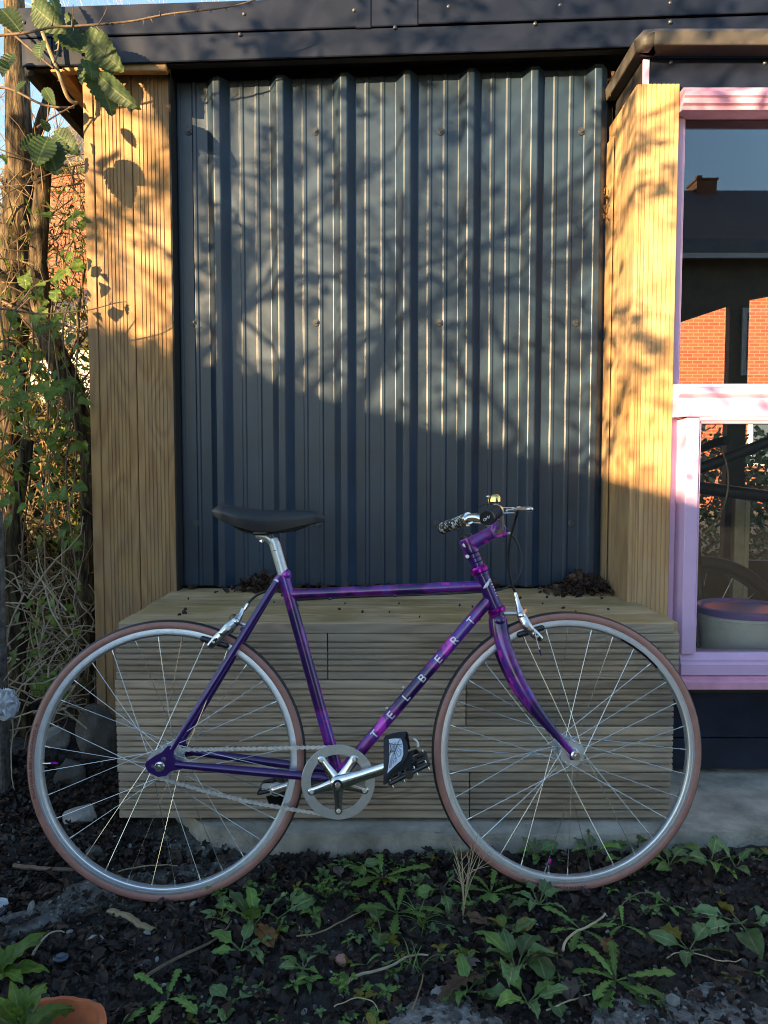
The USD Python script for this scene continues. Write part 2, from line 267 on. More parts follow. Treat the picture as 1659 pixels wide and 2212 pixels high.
usdkit.material(stage, '/World/Looks/bark', {'g': ('geometry', {}), 'm': ('mapping', {'scale': (55.0, 55.0, 9.0)}), 'n': ('noise_texture', {'scale': 1.0, 'detail': 7.0, 'roughness': 0.65, 'distortion': 0.6}), 'n2': ('noise_texture', {'scale': 7.0, 'detail': 3.0}),
    'r': ('rgb_ramp', {'ramp': [(0.36, (0.018, 0.013, 0.009)), (0.48, (0.075, 0.055, 0.035)), (0.62, (0.20, 0.145, 0.085)), (0.75, (0.30, 0.24, 0.16))]}), 'r2': ('rgb_ramp', {'ramp': [(0.35, (0.45, 0.45, 0.42)), (0.65, (1.0, 1.0, 1.0))]}), 'mx': ('mix', {'mix_type': 'multiply', 'fac': 1.0}), 'b': ('bump', {'strength': 1.0, 'distance': 0.02}), 'p': ('principled_bsdf', {'roughness': 0.9, 'specular_ior_level': 0.2})},
    [('g.position', 'm.vector'), ('m.vector', 'n.vector'), ('g.position', 'n2.vector'), ('n.fac', 'r.fac'), ('n2.fac', 'r2.fac'), ('r.color', 'mx.color1'), ('r2.color', 'mx.color2'), ('mx.color', 'p.base_color'), ('n.fac', 'b.height'), ('b.normal', 'p.normal')], surface='p.BSDF')
plain('bark_pale', (0.30, 0.25, 0.18), 0.9, 0.0, 0.3, 40.0)
plain('twig', (0.11, 0.075, 0.05), 0.7, 0.0, 0.35, 60.0)
plain('cane', (0.28, 0.15, 0.085), 0.5, 0.0, 0.35, 25.0, c2=(0.20, 0.19, 0.10))
plain('straw_brown', (0.10, 0.06, 0.03), 0.75, 0.0, 0.45, 9.0, c2=(0.24, 0.155, 0.07))
plain('dry_stem', (0.36, 0.29, 0.18), 0.7, 0.0, 0.25, 60.0)
plain('green_stem', (0.09, 0.12, 0.035), 0.6, 0.0, 0.3, 40.0)
plain('stone', (0.20, 0.195, 0.185), 0.85, 0.0, 0.35, 25.0, bump=0.004, bscale=60.0)
plain('dark_stone', (0.055, 0.052, 0.048), 0.85, 0.0, 0.4, 25.0, bump=0.005, bscale=50.0)
plain('terracotta', (0.42, 0.105, 0.035), 0.7, 0.0, 0.2, 20.0, bump=0.001, bscale=80.0)
plain('white_plastic', (0.38, 0.41, 0.46), 0.4, 0.0, 0.15, 30.0)
plain('bucket_white', (0.82, 0.82, 0.80), 0.4, 0.0, 0.12, 9.0)
plain('bucket_lid', (0.42, 0.20, 0.48), 0.35, 0.0, 0.2, 12.0, c2=(0.20, 0.20, 0.58))
plain('slate', (0.04, 0.04, 0.045), 0.6, 0.0, 0.4, 4.0)
plain('white_render', (0.62, 0.61, 0.58), 0.8, 0.0, 0.08, 2.0)
plain('gutter', (0.35, 0.36, 0.37), 0.4, 0.0, 0.1, 5.0)
plain('pale_timber', (0.42, 0.36, 0.24), 0.6, 0.0, 0.2, 12.0)
plain('plastic_blue', (0.05, 0.07, 0.10), 0.4, 0.0, 0.1, 40.0)
plain('dark_foliage', (0.012, 0.022, 0.008), 0.7, 0.0, 0.5, 12.0, c2=(0.035, 0.05, 0.014))
plain('brush_green', (0.05, 0.075, 0.025), 0.7, 0.0, 0.5, 12.0, c2=(0.13, 0.13, 0.04))
for nm, sc in (('brick_far', 1.0), ('brick_dark', 0.45)):
    usdkit.material(stage, f'/World/Looks/{nm}', {'g': ('geometry', {}), 's': ('separate_xyz', {}), 'c': ('combine_xyz', {}), 'b': ('brick_texture', {'color1': rgb((0.27, 0.052, 0.016), sc), 'color2': rgb((0.17, 0.03, 0.012), sc), 'mortar': rgb((0.19, 0.11, 0.07), sc), 'scale': 1.0, 'brick_width': 0.225, 'row_height': 0.075, 'mortar_size': 0.008}), 'p': ('principled_bsdf', {'roughness': 0.85})},
        [('g.position', 's.vector'), ('s.x', 'c.x'), ('s.z', 'c.y'), ('c.vector', 'b.vector'), ('b.color', 'p.base_color')], surface='p.BSDF')
# ================================================================ the setting
def axis_steps(near, lim, k=1.35, s=0.03):
    a = [near]
    while a[-1] < lim: s *= k; a.append(a[-1] + s)
    return a
gx = np.array(sorted([-x for x in axis_steps(1.6, 400)] + list(np.arange(-1.57, 1.58, 0.022)) + axis_steps(1.6, 400)))
gy = np.array(sorted([1.1 - (x - 0) for x in axis_steps(0.0, 400)] + list(np.arange(1.122, 2.6, 0.022)) + [2.6 + x for x in axis_steps(0.0, 400)]))
GX, GY = np.meshgrid(gx, gy, indexing='ij')
GZ = gz(GX, GY) - 0.012
near = np.clip(3.5 - np.hypot(GX, GY - 1.7), 0, 1)
P3 = np.stack([GX, GY, GX * 0], -1)
GZ = GZ + near * ((meshkit.fbm(P3 * 9, 4, 3) - 0.5) * 0.030 + (meshkit.fbm(P3 * 45, 2, 5) - 0.5) * 0.012)
i, j = np.meshgrid(np.arange(len(gx) - 1), np.arange(len(gy) - 1), indexing='ij'); n_ = len(gy)
obj('ground', (np.stack([GX, GY, GZ], -1).reshape(-1, 3), np.stack([i * n_ + j, (i + 1) * n_ + j, (i + 1) * n_ + j + 1, i * n_ + j + 1], -1).reshape(-1, 4)), 'soil', smooth=True, kind='structure')

def rough_slab(name, outline, z0, z1, mat, wob=0.012, seed=0, step=0.03, **kw):
    """A cast slab with a broken edge and an uneven top."""
    ln = np.asarray(Polygon(outline).exterior.segmentize(step).coords)[:-1]
    nn = meshkit.fbm(np.c_[ln * 11, np.full(len(ln), seed)], 4, seed) - 0.5
    nn2 = meshkit.fbm(np.c_[ln * 11 + 50, np.full(len(ln), seed)], 4, seed + 7) - 0.5
    ln = ln + np.stack([nn, nn2], 1) * wob * 2
    m = trimesh.creation.extrude_polygon(Polygon(ln).buffer(0), z1 - z0, engine='earcut')
    m = m.subdivide_to_size(0.06, max_iter=6); m.merge_vertices()
    v = np.array(m.vertices); top = v[:, 2] > (z1 - z0) * 0.6
    v[:, 2] += z0
    v[top, 2] += (meshkit.fbm(v[top] * [7, 7, 0], 4, seed + 2) - 0.5) * 0.010
    return obj(name, (v, m.faces), mat, smooth=30, **kw)
rough_slab('concrete_slab', [(-0.36, 2.01), (-0.1, 2.0), (0.4, 2.0), (1.0, 2.03), (3.2, 2.05), (3.2, 2.9), (-0.62, 2.9), (-0.62, 2.22), (-0.5, 2.06)], -0.1, 0.033, 'concrete', 0.016, 4, label='pale concrete slab edge under the bench and window', kind='structure')
def patch(pix, seed, name='concrete_patch', mat='old_concrete', lift=0.001, wob=0.045):
    pts = [floor_at(*q) for q in pix]; c = np.mean(pts, 0)
    return rough_slab(name, [(p[0], p[1]) for p in pts], -0.08 + c[2], c[2] + lift, mat, wob, seed, kind='structure')
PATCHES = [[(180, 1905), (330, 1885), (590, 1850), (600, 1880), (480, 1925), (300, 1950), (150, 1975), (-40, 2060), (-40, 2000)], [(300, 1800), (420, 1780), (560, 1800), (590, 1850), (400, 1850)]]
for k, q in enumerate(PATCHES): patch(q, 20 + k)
GRAVEL = [(1280, 2200), (1400, 2140), (1700, 2110), (1760, 2330), (850, 2330), (850, 2205), (960, 2165), (1010, 2190), (1120, 2230)]
patch(GRAVEL, 31, 'concrete_path', 'gravel_path', 0.000, 0.06)

obj('lawn', hexa(-9, 16, 5.0, 16.9, -0.05, 0.045), 'lawn', kind='structure')
# ================================================================ the shed
XR = 3.0                                              # how far the building goes on to the right
shed = thing('garden_shed', 'dark corrugated metal garden shed with timber corners and a lilac window bay', 'shed', (0, 2.67, 0))
rise = 0.032
def slope(x, z): return z + rise * (x + 0.82)
# corrugated sheet: ribs 35 mm proud, two low swages in each pan
pitch, x_rib = 0.2117, -0.5566
prof = []
for k in range(-1, 7):
    b = x_rib + k * pitch
    prof += [(b - 0.038, 0), (b - 0.012, -0.035), (b + 0.010, -0.035), (b + 0.035, 0)]
    for s in (0.033, 0.086): prof += [(b + 0.035 + s, 0), (b + 0.035 + s + 0.003, -0.0028), (b + 0.035 + s + 0.013, -0.0028), (b + 0.035 + s + 0.016, 0)]
def fillet(pts, r=0.0035, n=4):
    out = [pts[0]]
    for a, b, c in zip(pts[:-2], pts[1:-1], pts[2:]):
        a, b, c = map(np.array, (a, b, c)); u, v = a - b, c - b; k = min(r, 0.42 * np.linalg.norm(u), 0.42 * np.linalg.norm(v)); u, v = u / np.linalg.norm(u) * k, v / np.linalg.norm(v) * k
        out += [tuple((1 - t) ** 2 * (b + u) + 2 * t * (1 - t) * b + t * t * (b + v)) for t in np.linspace(0, 1, n)]
    return out + [pts[-1]]
prof = [q for q in prof if -0.735 < q[0] < 0.752]; prof = [(-0.735, 0)] + prof + [(0.752, 0)]
prof = fillet(prof)
ls = LineString(prof).buffer(0.0007, cap_style=2, join_style=1, quad_segs=2)
sheet = prism(ls, 1.75, (1, 0, 0), (0, 1, 0), (0, 0, 1), (0, 2.67, 0.6))
v = np.array(sheet.vertices); top = v[:, 2] > 2.3; v[top, 2] = slope(v[top, 0], 2.297)
sheet = obj('corrugated_sheet', (v, sheet.faces), 'navy_sheet', shed, smooth=40)
for row, zoff in ((284, 0), (697, 0), (1131, 0)):
    for u in ((407, 682, 952, 1256) if row == 284 else (418, 683, 949, 1244) if row == 697 else (424, 687, 943, 1234)):
        c = at(u, row, 2.668)
        # clear of the swages: the washer sits flat in the pan
        scr = [ring_cyl(c + [0, -0.0015, 0], (0, 1, 0), 0.0125, 0.003, 24), ring_cyl(c + [0, -0.0035, 0], (0, 1, 0), 0.0095, 0.002, 20), lathe([(-0.006, 0.0001), (-0.006, 0.0055), (0.0, 0.0062)], c + [0, -0.004, 0], (0, 1, 0), 6)]
        obj('screw', scr, 'screw_metal', sheet, smooth=25)
obj('wall_core', hexa(-0.96, 0.78, 2.70, 2.78, 0.02, 2.36, 0.02, 2.42), 'black_void', shed)
# timber corner on the left
def groove_poly(W, T, n, m, gd=0.0026, gw=0.0038):
    p = [(0.002, 0), (m - 0.0, 0)]; s = (W - 2 * m) / n
    for k in range(n + 1):
        c = m + k * s
        p += [(c - gw / 2, 0), (c - gw * 0.36, -gd), (c + gw * 0.36, -gd), (c + gw / 2, 0)]
    p += [(W - 0.002, 0), (W, -0.002), (W, -T), (0, -T), (0, -0.002)]
    out = [p[0]]
    for q in p[1:]:
        if abs(q[0] - out[-1][0]) + abs(q[1] - out[-1][1]) > 1e-6: out.append(q)
    return Polygon(out).buffer(0)
def upright(x0, x1, y, z0, z1, n, m, T=0.028, tilt=0.0, mat='pine_upright', name='corner_board', parent=None):
    W = x1 - x0; mesh = prism(groove_poly(W, T, n, m), z1 - z0, (1, 0, 0), (0, -1, 0), (0, 0, 1), (x0, y, z0))
    return obj(name, mesh, mat, parent or shed, smooth=20)
upright(-0.832, -0.708, 2.615, -0.05, 2.345, 6, 0.023)
upright(-0.9595, -0.8352, 2.617, -0.05, 2.340, 6, 0.026)
obj('side_board', hexa(-0.992, -0.9602, 2.612, 2.78, -0.05, 2.34, bev=0.002), 'pine_upright', shed)
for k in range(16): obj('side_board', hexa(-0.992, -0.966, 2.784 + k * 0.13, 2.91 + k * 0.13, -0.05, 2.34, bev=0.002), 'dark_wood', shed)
obj('edge_trim', hexa(-0.7065, -0.7005, 2.60, 2.69, 0.55, 2.30), 'black_void', shed)
# roof edge
fy = 2.545
def strip(name, x0, x1, a, b, y=fy, t=0.012, mat='navy_flashing'):
    m = [hexa(x0, x1, y, y + t, slope(x0, 2.305) + a, slope(x0, 2.305) + b, slope(x1, 2.305) + a, slope(x1, 2.305) + b, bev=0.0015)]
    m.append(tube([(x0, y + 0.002, slope(x0, 2.305) + a), (x1, y + 0.002, slope(x1, 2.305) + a)], 0.003, 6))
    return obj(name, m, mat, shed, smooth=25)
low = strip('lower_fascia', -1.06, XR, 0.0, 0.081); strip('lower_fascia', -1.158, -1.063, 0.0, 0.083, fy - 0.001)
up1 = strip('upper_fascia', -1.166, -0.052, 0.087, 0.178, fy - 0.003); strip('upper_fascia', -0.09, -0.042, 0.082, 0.178, fy - 0.006)
up2 = strip('upper_fascia', -0.040, 0.1075, 0.087, 0.178, fy - 0.003); up3 = strip('upper_fascia', 0.110, XR, 0.089, 0.182, fy - 0.005)
obj('fascia_backing', hexa(-1.15, XR, fy + 0.013, fy + 0.04, slope(-1.15, 2.30), slope(-1.15, 2.46), slope(XR, 2.30), slope(XR, 2.46)), 'black_void', shed)
for par, pts in ((up1, [(51, 48), (527, 30), (765, 22)]), (low, [(518, 74), (853, 59), (1156, 51), (1448, 47), (200, 86)]), (up3, [(969, 14), (1210, 11), (1448, 6)])):
    for u, w in pts:
        c = at(u, w, fy - 0.004); obj('rivet', lathe([(-0.0045, 0.0001), (-0.0042, 0.003), (-0.002, 0.0058), (0.002, 0.0062), (0.006, 0.0062)], c, (0, 1, 0), 14), 'screw_metal', par, smooth=40)
obj('roof', [hexa(-1.15, XR, fy + 0.006, 5.2, slope(-1.15, 2.462), slope(-1.15, 2.478), slope(XR, 2.462), slope(XR, 2.478))], 'black_void', shed)
obj('soffit', hexa(-1.14, XR, fy + 0.042, 5.1, slope(-1.14, 2.335), slope(-1.14, 2.345), slope(XR, 2.335), slope(XR, 2.345)), 'black_void', shed)
obj('verge_board', hexa(-1.158, -1.128, fy + 0.015, 5.2, 2.27, 2.45, bev=0.002), 'black_void', shed)
obj('verge_batten', hexa(-1.075, -1.035, 2.56, 5.1, 2.285, 2.325, bev=0.003), 'pine_end', shed)
obj('verge_noggin', hexa(-1.035, -0.70, 2.555, 2.585, 2.285, 2.333, bev=0.003), 'pine_end', shed)
# window bay on the right
sb = prism(groove_poly(0.145, 0.028, 3, 0.012, 0.0014, 0.003), 2.16 - 0.588, (0, 1, 0), (-1, 0, 0), (0, 0, 1), (0.760, 2.384, 0.588))
obj('bay_side_board', sb, 'pine_end', shed, smooth=20)
sb = prism(groove_poly(0.145, 0.028, 3, 0.012, 0.0014, 0.003), 2.16 - 0.588, (0, 1, 0), (-1, 0, 0), (0, 0, 1), (0.762, 2.532, 0.588))
obj('bay_side_board', sb, 'pine_end', shed, smooth=20)
obj('bay_side_batten', hexa(0.752, 0.757, 2.60, 2.665, 0.60, 2.10), 'pine_end', shed)
upright(0.7905, 0.8875, 2.38, 0.02, 2.16, 5, 0.014, 0.03, mat='pine_end', name='bay_front_board'); upright(0.7625, 0.7900, 2.381, 0.588, 2.16, 1, 0.010, 0.03, mat='pine_end', name='bay_front_board')
obj('bay_fascia', hexa(0.785, XR, 2.392, 2.404, 2.137, 2.242, bev=0.001), 'navy_flashing', shed); obj('bay_fascia', hexa(0.778, 0.786, 2.405, 2.66, 2.150, 2.242), 'black_void', shed)
bf = obj('bay_corner_trim', hexa(0.777, 0.7965, 2.385, 2.391, 2.160, 2.236, bev=0.001), 'lilac', shed)
for u, w in ((1449, 135), (1652, 136)): obj('rivet', lathe([(-0.0045, 0.0001), (-0.0042, 0.003), (-0.002, 0.0055), (0.003, 0.006)], at(u, w, 2.391), (0, 1, 0), 14), 'screw_metal', bf, smooth=40)
rp = Polygon([(-0.026, -0.018), (-0.030, 0.010), (-0.018, 0.023), (0.03, 0.026), (0.03, -0.018)]).buffer(0.005)
ra, rb = prism(rp, XR - 0.785, (0, 1, 0), (0, 0, 1), (1, 0, 0), (0.785, 2.345, 2.262)), prism(rp, 0.30, (1, 0, 0), (0, 0, 1), (0, 1, 0), (0.775, 2.36, 2.262))
va, vb = np.array(ra.vertices), np.array(rb.vertices)
roll = [ra, rb, trimesh.convex.convex_hull(np.vstack([va[va[:, 0] < 0.786], vb[vb[:, 1] < 2.361], [[0.752, 2.326, 2.245], [0.752, 2.326, 2.27], [0.76, 2.333, 2.291]]]))]
obj('lead_roll', roll, 'lead', shed, smooth=50)
obj('bay_roof', hexa(0.80, XR, 2.40, 2.67, 2.245, 2.262), 'lead', shed)
# window
fr = obj('window_frame', [hexa(0.8885, 0.9165, 2.413, 2.45, 0.372, 2.077, bev=0.003), hexa(0.917, 0.922, 2.420, 2.45, 1.27, 2.076, bev=0.002)], 'lilac', shed)
def rail(name, z0, z1, pts, x0, mat): return obj(name, prism(Polygon(pts), XR - x0, (0, -1, 0), (0, 0, 1), (1, 0, 0), (x0, 0, 0)), mat, fr, smooth=20)
rail('head', 2.07, 2.137, [(-2.43, 2.078), (-2.365, 2.078), (-2.362, 2.088), (-2.352, 2.092), (-2.350, 2.106), (-2.343, 2.110), (-2.343, 2.122), (-2.352, 2.126), (-2.356, 2.138), (-2.43, 2.138)], 0.8890, 'pink_paint')
rail('transom', 1.16, 1.264, [(-2.43, 1.166), (-2.338, 1.166), (-2.338, 1.222), (-2.328, 1.228), (-2.322, 1.234), (-2.322, 1.250), (-2.332, 1.254), (-2.340, 1.264), (-2.43, 1.270)], 0.8870, 'lilac')
obj('sash_stile', [hexa(0.9175, 0.957, 2.342, 2.42, 0.4375, 1.163, bev=0.002), hexa(0.9575, 0.966, 2.350, 2.41, 0.438, 1.149, bev=0.003)], 'lilac', fr)
rail('sash_top_bead', 1.14, 1.164, [(-2.42, 1.146), (-2.356, 1.146), (-2.350, 1.152), (-2.343, 1.156), (-2.343, 1.1645), (-2.42, 1.1645)], 0.9575, 'lilac')
rail('sash_bottom_rail', 0.37, 0.436, [(-2.42, 0.372), (-2.342, 0.372), (-2.342, 0.404), (-2.350, 0.410), (-2.350, 0.418), (-2.362, 0.437), (-2.42, 0.437)], 0.9180, 'lilac')
rail('sill', 0.33, 0.37, [(-2.43, 0.331), (-2.326, 0.331), (-2.326, 0.352), (-2.338, 0.356), (-2.338, 0.364), (-2.352, 0.370), (-2.43, 0.370)], 0.8910, 'pink_paint')
obj('pane', hexa(0.9225, XR, 2.430, 2.434, 1.262, 2.080), 'pane_glass', fr); obj('pane', hexa(0.964, XR, 2.375, 2.379, 0.432, 1.150), 'pane_glass', fr)
obj('plinth_board', hexa(0.805, XR, 2.402, 2.43, 0.154, 0.300, bev=0.002), 'navy_plinth', shed); obj('plinth_board', hexa(0.805, XR, 2.404, 2.43, 0.050, 0.149, bev=0.002), 'navy_plinth', shed)
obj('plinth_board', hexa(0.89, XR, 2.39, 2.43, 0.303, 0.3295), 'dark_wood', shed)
# inside, seen through the glass
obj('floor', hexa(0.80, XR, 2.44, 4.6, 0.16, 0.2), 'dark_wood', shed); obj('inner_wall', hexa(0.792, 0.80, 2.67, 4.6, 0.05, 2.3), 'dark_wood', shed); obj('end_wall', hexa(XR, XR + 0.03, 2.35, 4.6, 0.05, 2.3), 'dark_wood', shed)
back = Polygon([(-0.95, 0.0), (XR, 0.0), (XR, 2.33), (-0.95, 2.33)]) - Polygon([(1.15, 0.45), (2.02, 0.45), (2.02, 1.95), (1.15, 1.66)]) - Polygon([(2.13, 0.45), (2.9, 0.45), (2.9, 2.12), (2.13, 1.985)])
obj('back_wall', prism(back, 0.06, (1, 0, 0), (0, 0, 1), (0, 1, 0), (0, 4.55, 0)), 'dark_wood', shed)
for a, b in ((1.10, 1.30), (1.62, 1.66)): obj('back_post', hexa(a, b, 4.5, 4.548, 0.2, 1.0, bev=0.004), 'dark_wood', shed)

# ================================================================ the bench
bench = thing('timber_bench', 'low weathered timber bench box clad in grooved decking, behind the bicycle', 'bench', (0.03, 2.36, 0.046))
B0, B1, BY = -0.735, 0.800, 2.07
rng = random.Random(3)
def front_board(x0, x1, z0, W=0.126, dy=0.0):
    m = prism(groove_poly(W, 0.026, 5, 0.0225, 0.0100, 0.0062), x1 - x0, (0, 0, 1), (0, -1, 0), (1, 0, 0), (x0, BY + dy, z0))
    return obj('front_board', m, 'deck_front', bench, smooth=20)
zs = [0.046, 0.1757, 0.3054, 0.4350]
xj = [at(u, 1500, BY)[0] for u in (708, 1007, 1016)]
front_board(B0 + 0.004, xj[2] - 0.0015, zs[0]); front_board(xj[2] + 0.0015, B1 - 0.010, zs[0], dy=0.001)
front_board(B0 + 0.001, B1 - 0.006, zs[1], dy=0.001)
front_board(B0, xj[1] - 0.0015, zs[2]); front_board(xj[1] + 0.0015, B1 - 0.006, zs[2], dy=0.0015)
front_board(B0 + 0.003, xj[0] - 0.0015, zs[3], dy=0.001); front_board(xj[0] + 0.0015, B1 + 0.004, zs[3])
yy_ = 2.079
for k in range(5):
    W = 0.118 if k < 4 else 2.662 - yy_
    m = prism(groove_poly(W, 0.024 if k else 0.030, 7, 0.008, 0.010, 0.0068), 1.514 + (0.012 if k == 0 else 0), (0, 1, 0), (0, 0, 1), (1, 0, 0), (-0.724 + 0.003 * (k % 2), yy_, 0.5915 - 0.001 * (k % 2)))
    obj('top_board', m, 'deck_top', bench, smooth=20); yy_ += W + 0.0035
obj('edge_board', hexa(-0.722, 0.789, 2.0695, 2.0785, 0.5622, 0.5900, bev=0.002), 'deck_front', bench)
obj('end_panel', hexa(B0 + 0.006, B0 + 0.03, 2.098, 2.60, 0.046, 0.560), 'deck_front', bench); obj('end_panel', hexa(B1 - 0.036, B1 - 0.012, 2.098, 2.37, 0.046, 0.560), 'deck_front', bench)
obj('bearer', hexa(-0.70, 0.76, 2.10, 2.14, 0.50, 0.556), 'dark_wood', bench)
for k in range(4): obj('foot', hexa(-0.65 + k * 0.44, -0.57 + k * 0.44, 2.14, 2.6, 0.030, 0.07), 'dark_wood', bench)
# ================================================================ the bicycle (its own axes: x forward, y away from the viewer, z up; rear axle at the origin)
RA = np.array([-0.52514434, 1.8234171, 0.30809846]); bu = np.array([0.99965243, 0.01969566, 0.01752413]); by = np.array([-0.01735487, 0.99201225, -0.12494199]); bw = np.array([-0.01984497, 0.12459443, 0.99200928])
Mb = Gf.Matrix4d(1)
for r_, v_ in enumerate((bu, by, bw, RA - 0.336 * bw)): Mb.SetRow3(r_, Gf.Vec3d(*v_))
bike = thing('bicycle', 'purple and magenta single speed bicycle leaning on the timber bench', 'bicycle', mat=Mb)
OFF[str(bike.GetPath())] = np.array([0, 0, -0.336])
Y_ = np.array([0, 1.0, 0])
RF = np.array([0.9755, 0, 0])
HT, HB = np.array([0.773, 0, 0.435]), np.array([0.808, 0, 0.348]); hax = (HT - HB) / np.linalg.norm(HT - HB)
BB = np.array([0.415, 0, -0.050]); ST = np.array([0.2865, 0, 0.436])
# frame
frame_tubes = obj('frame', [tube([ST + (ST - BB) * 0.008, BB], 0.0145, 24)], 'blotched_purple', bike, label='magenta blotched purple seat tube of the frame')
obj('top_tube', tube([(0.291, 0, 0.391), (0.785, 0, 0.4035)], 0.0128, 24), 'blotched_purple', bike)
dt = obj('down_tube', tube([(0.797, 0, 0.374), BB], 0.0147, 24), 'blotched_purple', bike)
obj('head_tube', [tube([HT, HB], 0.0178, 28), ring_cyl(HT - hax * 0.004, hax, 0.0188, 0.008, 28), ring_cyl(HB + hax * 0.004, hax, 0.0188, 0.008, 28)], 'deep_purple', bike)
obj('bottom_bracket_shell', ring_cyl(BB, Y_, 0.0205, 0.070, 28), 'deep_purple', bike)
obj('seat_cluster', [chain_hull([ST + (0.004, 0, 0.004), ST + (-0.0145, 0, -0.008)], [0.0155, 0.010], sub=2), rod(ST + (-0.018, -0.012, -0.012), ST + (-0.018, 0.012, -0.012), 0.008, 14)], 'blotched_purple', bike)
obj('seat_bolt', [ring_cyl(ST + (-0.018, -0.0135, -0.012), Y_, 0.006, 0.004, 16), ring_cyl(ST + (-0.018, -0.0152, -0.012), Y_, 0.003, 0.002, 6)], 'silver', bike)
for s in (-1, 1):
    obj('seat_stay', tube([(0.270, s * 0.012, 0.424), (0.15, s * 0.040, 0.232), (0.06, s * 0.058, 0.090), (0.027, s * 0.062, 0.037)], [0.0085, 0.0088, 0.0085, 0.006], 16), 'deep_purple', bike)
    obj('chain_stay', tube([(0.405, s * 0.030, -0.046), (0.30, s * 0.042, -0.032), (0.15, s * 0.054, -0.012), (0.035, s * 0.062, 0.003)], [0.0105, 0.0105, 0.010, 0.0075], 16), 'deep_purple', bike)
    dp = Polygon([(-0.032, 0.004), (-0.030, 0.010), (-0.012, 0.022), (0.006, 0.031), (0.018, 0.044), (0.030, 0.045), (0.029, 0.022), (0.036, 0.012), (0.050, 0.009), (0.050, -0.005), (0.026, -0.009), (0.012, -0.021), (-0.004, -0.022), (-0.024, -0.012), (-0.031, -0.002)]).buffer(0.002) - Polygon([(-0.022, 0.007), (0.010, -0.004), (0.007, -0.012), (-0.020, -0.002)]) - Polygon([(0.0, 0.016), (0.014, 0.010), (0.014, 0.020), (0.008, 0.024)]).buffer(-0.0008)
    obj('dropout', prism(dp, 0.006, (1, 0, 0), (0, 0, 1), (0, 1, 0), (0, s * 0.062 - 0.003, 0)), 'deep_purple', bike)
obj('stay_bridge', rod((0.190, -0.034, 0.312), (0.190, 0.034, 0.312), 0.006, 12), 'deep_purple', bike)
for q in ((0.535, 0.109), (0.576, 0.158)):
    d_ = np.array([-0.73, 0, 0.68]); obj('bottle_bolt', [ring_cyl(np.array([q[0], 0, q[1]]) + d_ * 0.001, d_, 0.004, 0.006, 14)], 'silver', dt)
def letter_on_tube(ch, A, B, r, s0, h, face, mat, parent):
    """One raised letter wrapped on a tube from A to B, its middle s0 along it, reading towards B."""
    m = meshkit.text_mesh(ch, h, 0.0006, bold=True).subdivide_to_size(0.004, max_iter=5)
    v = np.array(m.vertices); c = (v.max(0) + v.min(0)) / 2; ax = (B - A) / np.linalg.norm(B - A)
    f_ = face - ax * (face @ ax); f_ /= np.linalg.norm(f_); up = np.cross(f_, ax); up *= np.sign(up[2]) if abs(up[2]) > 0.2 else 1
    a, th, rr = v[:, 0] - c[0], (v[:, 1] - c[1]) / r, r + 0.0001 + v[:, 2]
    P = A + ax * s0 + a[:, None] * ax + rr[:, None] * (np.cos(th)[:, None] * f_ + np.sin(th)[:, None] * up)
    mm = trimesh.Trimesh(P, m.faces, process=False)
    if np.linalg.det(np.stack([ax, up, f_])) < 0: mm.invert()
    return obj('letter', mm, mat, parent, smooth=20)
dA = BB; dB = np.array([0.797, 0, 0.374])
for ch, q in zip('TELBERT', [(0.502, 0.052), (0.5435, 0.096), (0.5825, 0.138), (0.6215, 0.183), (0.662, 0.228), (0.7015, 0.273), (0.742, 0.3205)]):
    ax = (dB - dA) / np.linalg.norm(dB - dA); s0 = (np.array([q[0], 0, q[1]]) - dA) @ ax
    letter_on_tube(ch, dA, dB, 0.0148, s0, 0.0185, np.array([-0.10, -1, 0.12]), 'letter_silver', dt)
# head badge: a small silver wing and a line of lettering down the front edge
wing = [tube(spline([(0.7915, -0.0175, 0.417), (0.7900 - 0.0012 * k, -0.0183, 0.411), (0.7845 - 0.0028 * k, -0.0186, 0.3985 - 0.0006 * k)], 8), [0.0016] * 6 + [0.0012, 0.0006], 6) for k in range(4)] + [ball((0.7925, -0.0170, 0.4185), 0.003)]
obj('head_badge', wing, 'letter_silver', bike)
obj('head_lettering', [ball(HB + hax * (0.066 - 0.0075 * k) + np.array([0.0125, -0.0130, 0.0045]), 0.0019, (1, 0.6, 1), 1) for k in range(6)], 'letter_silver', bike)
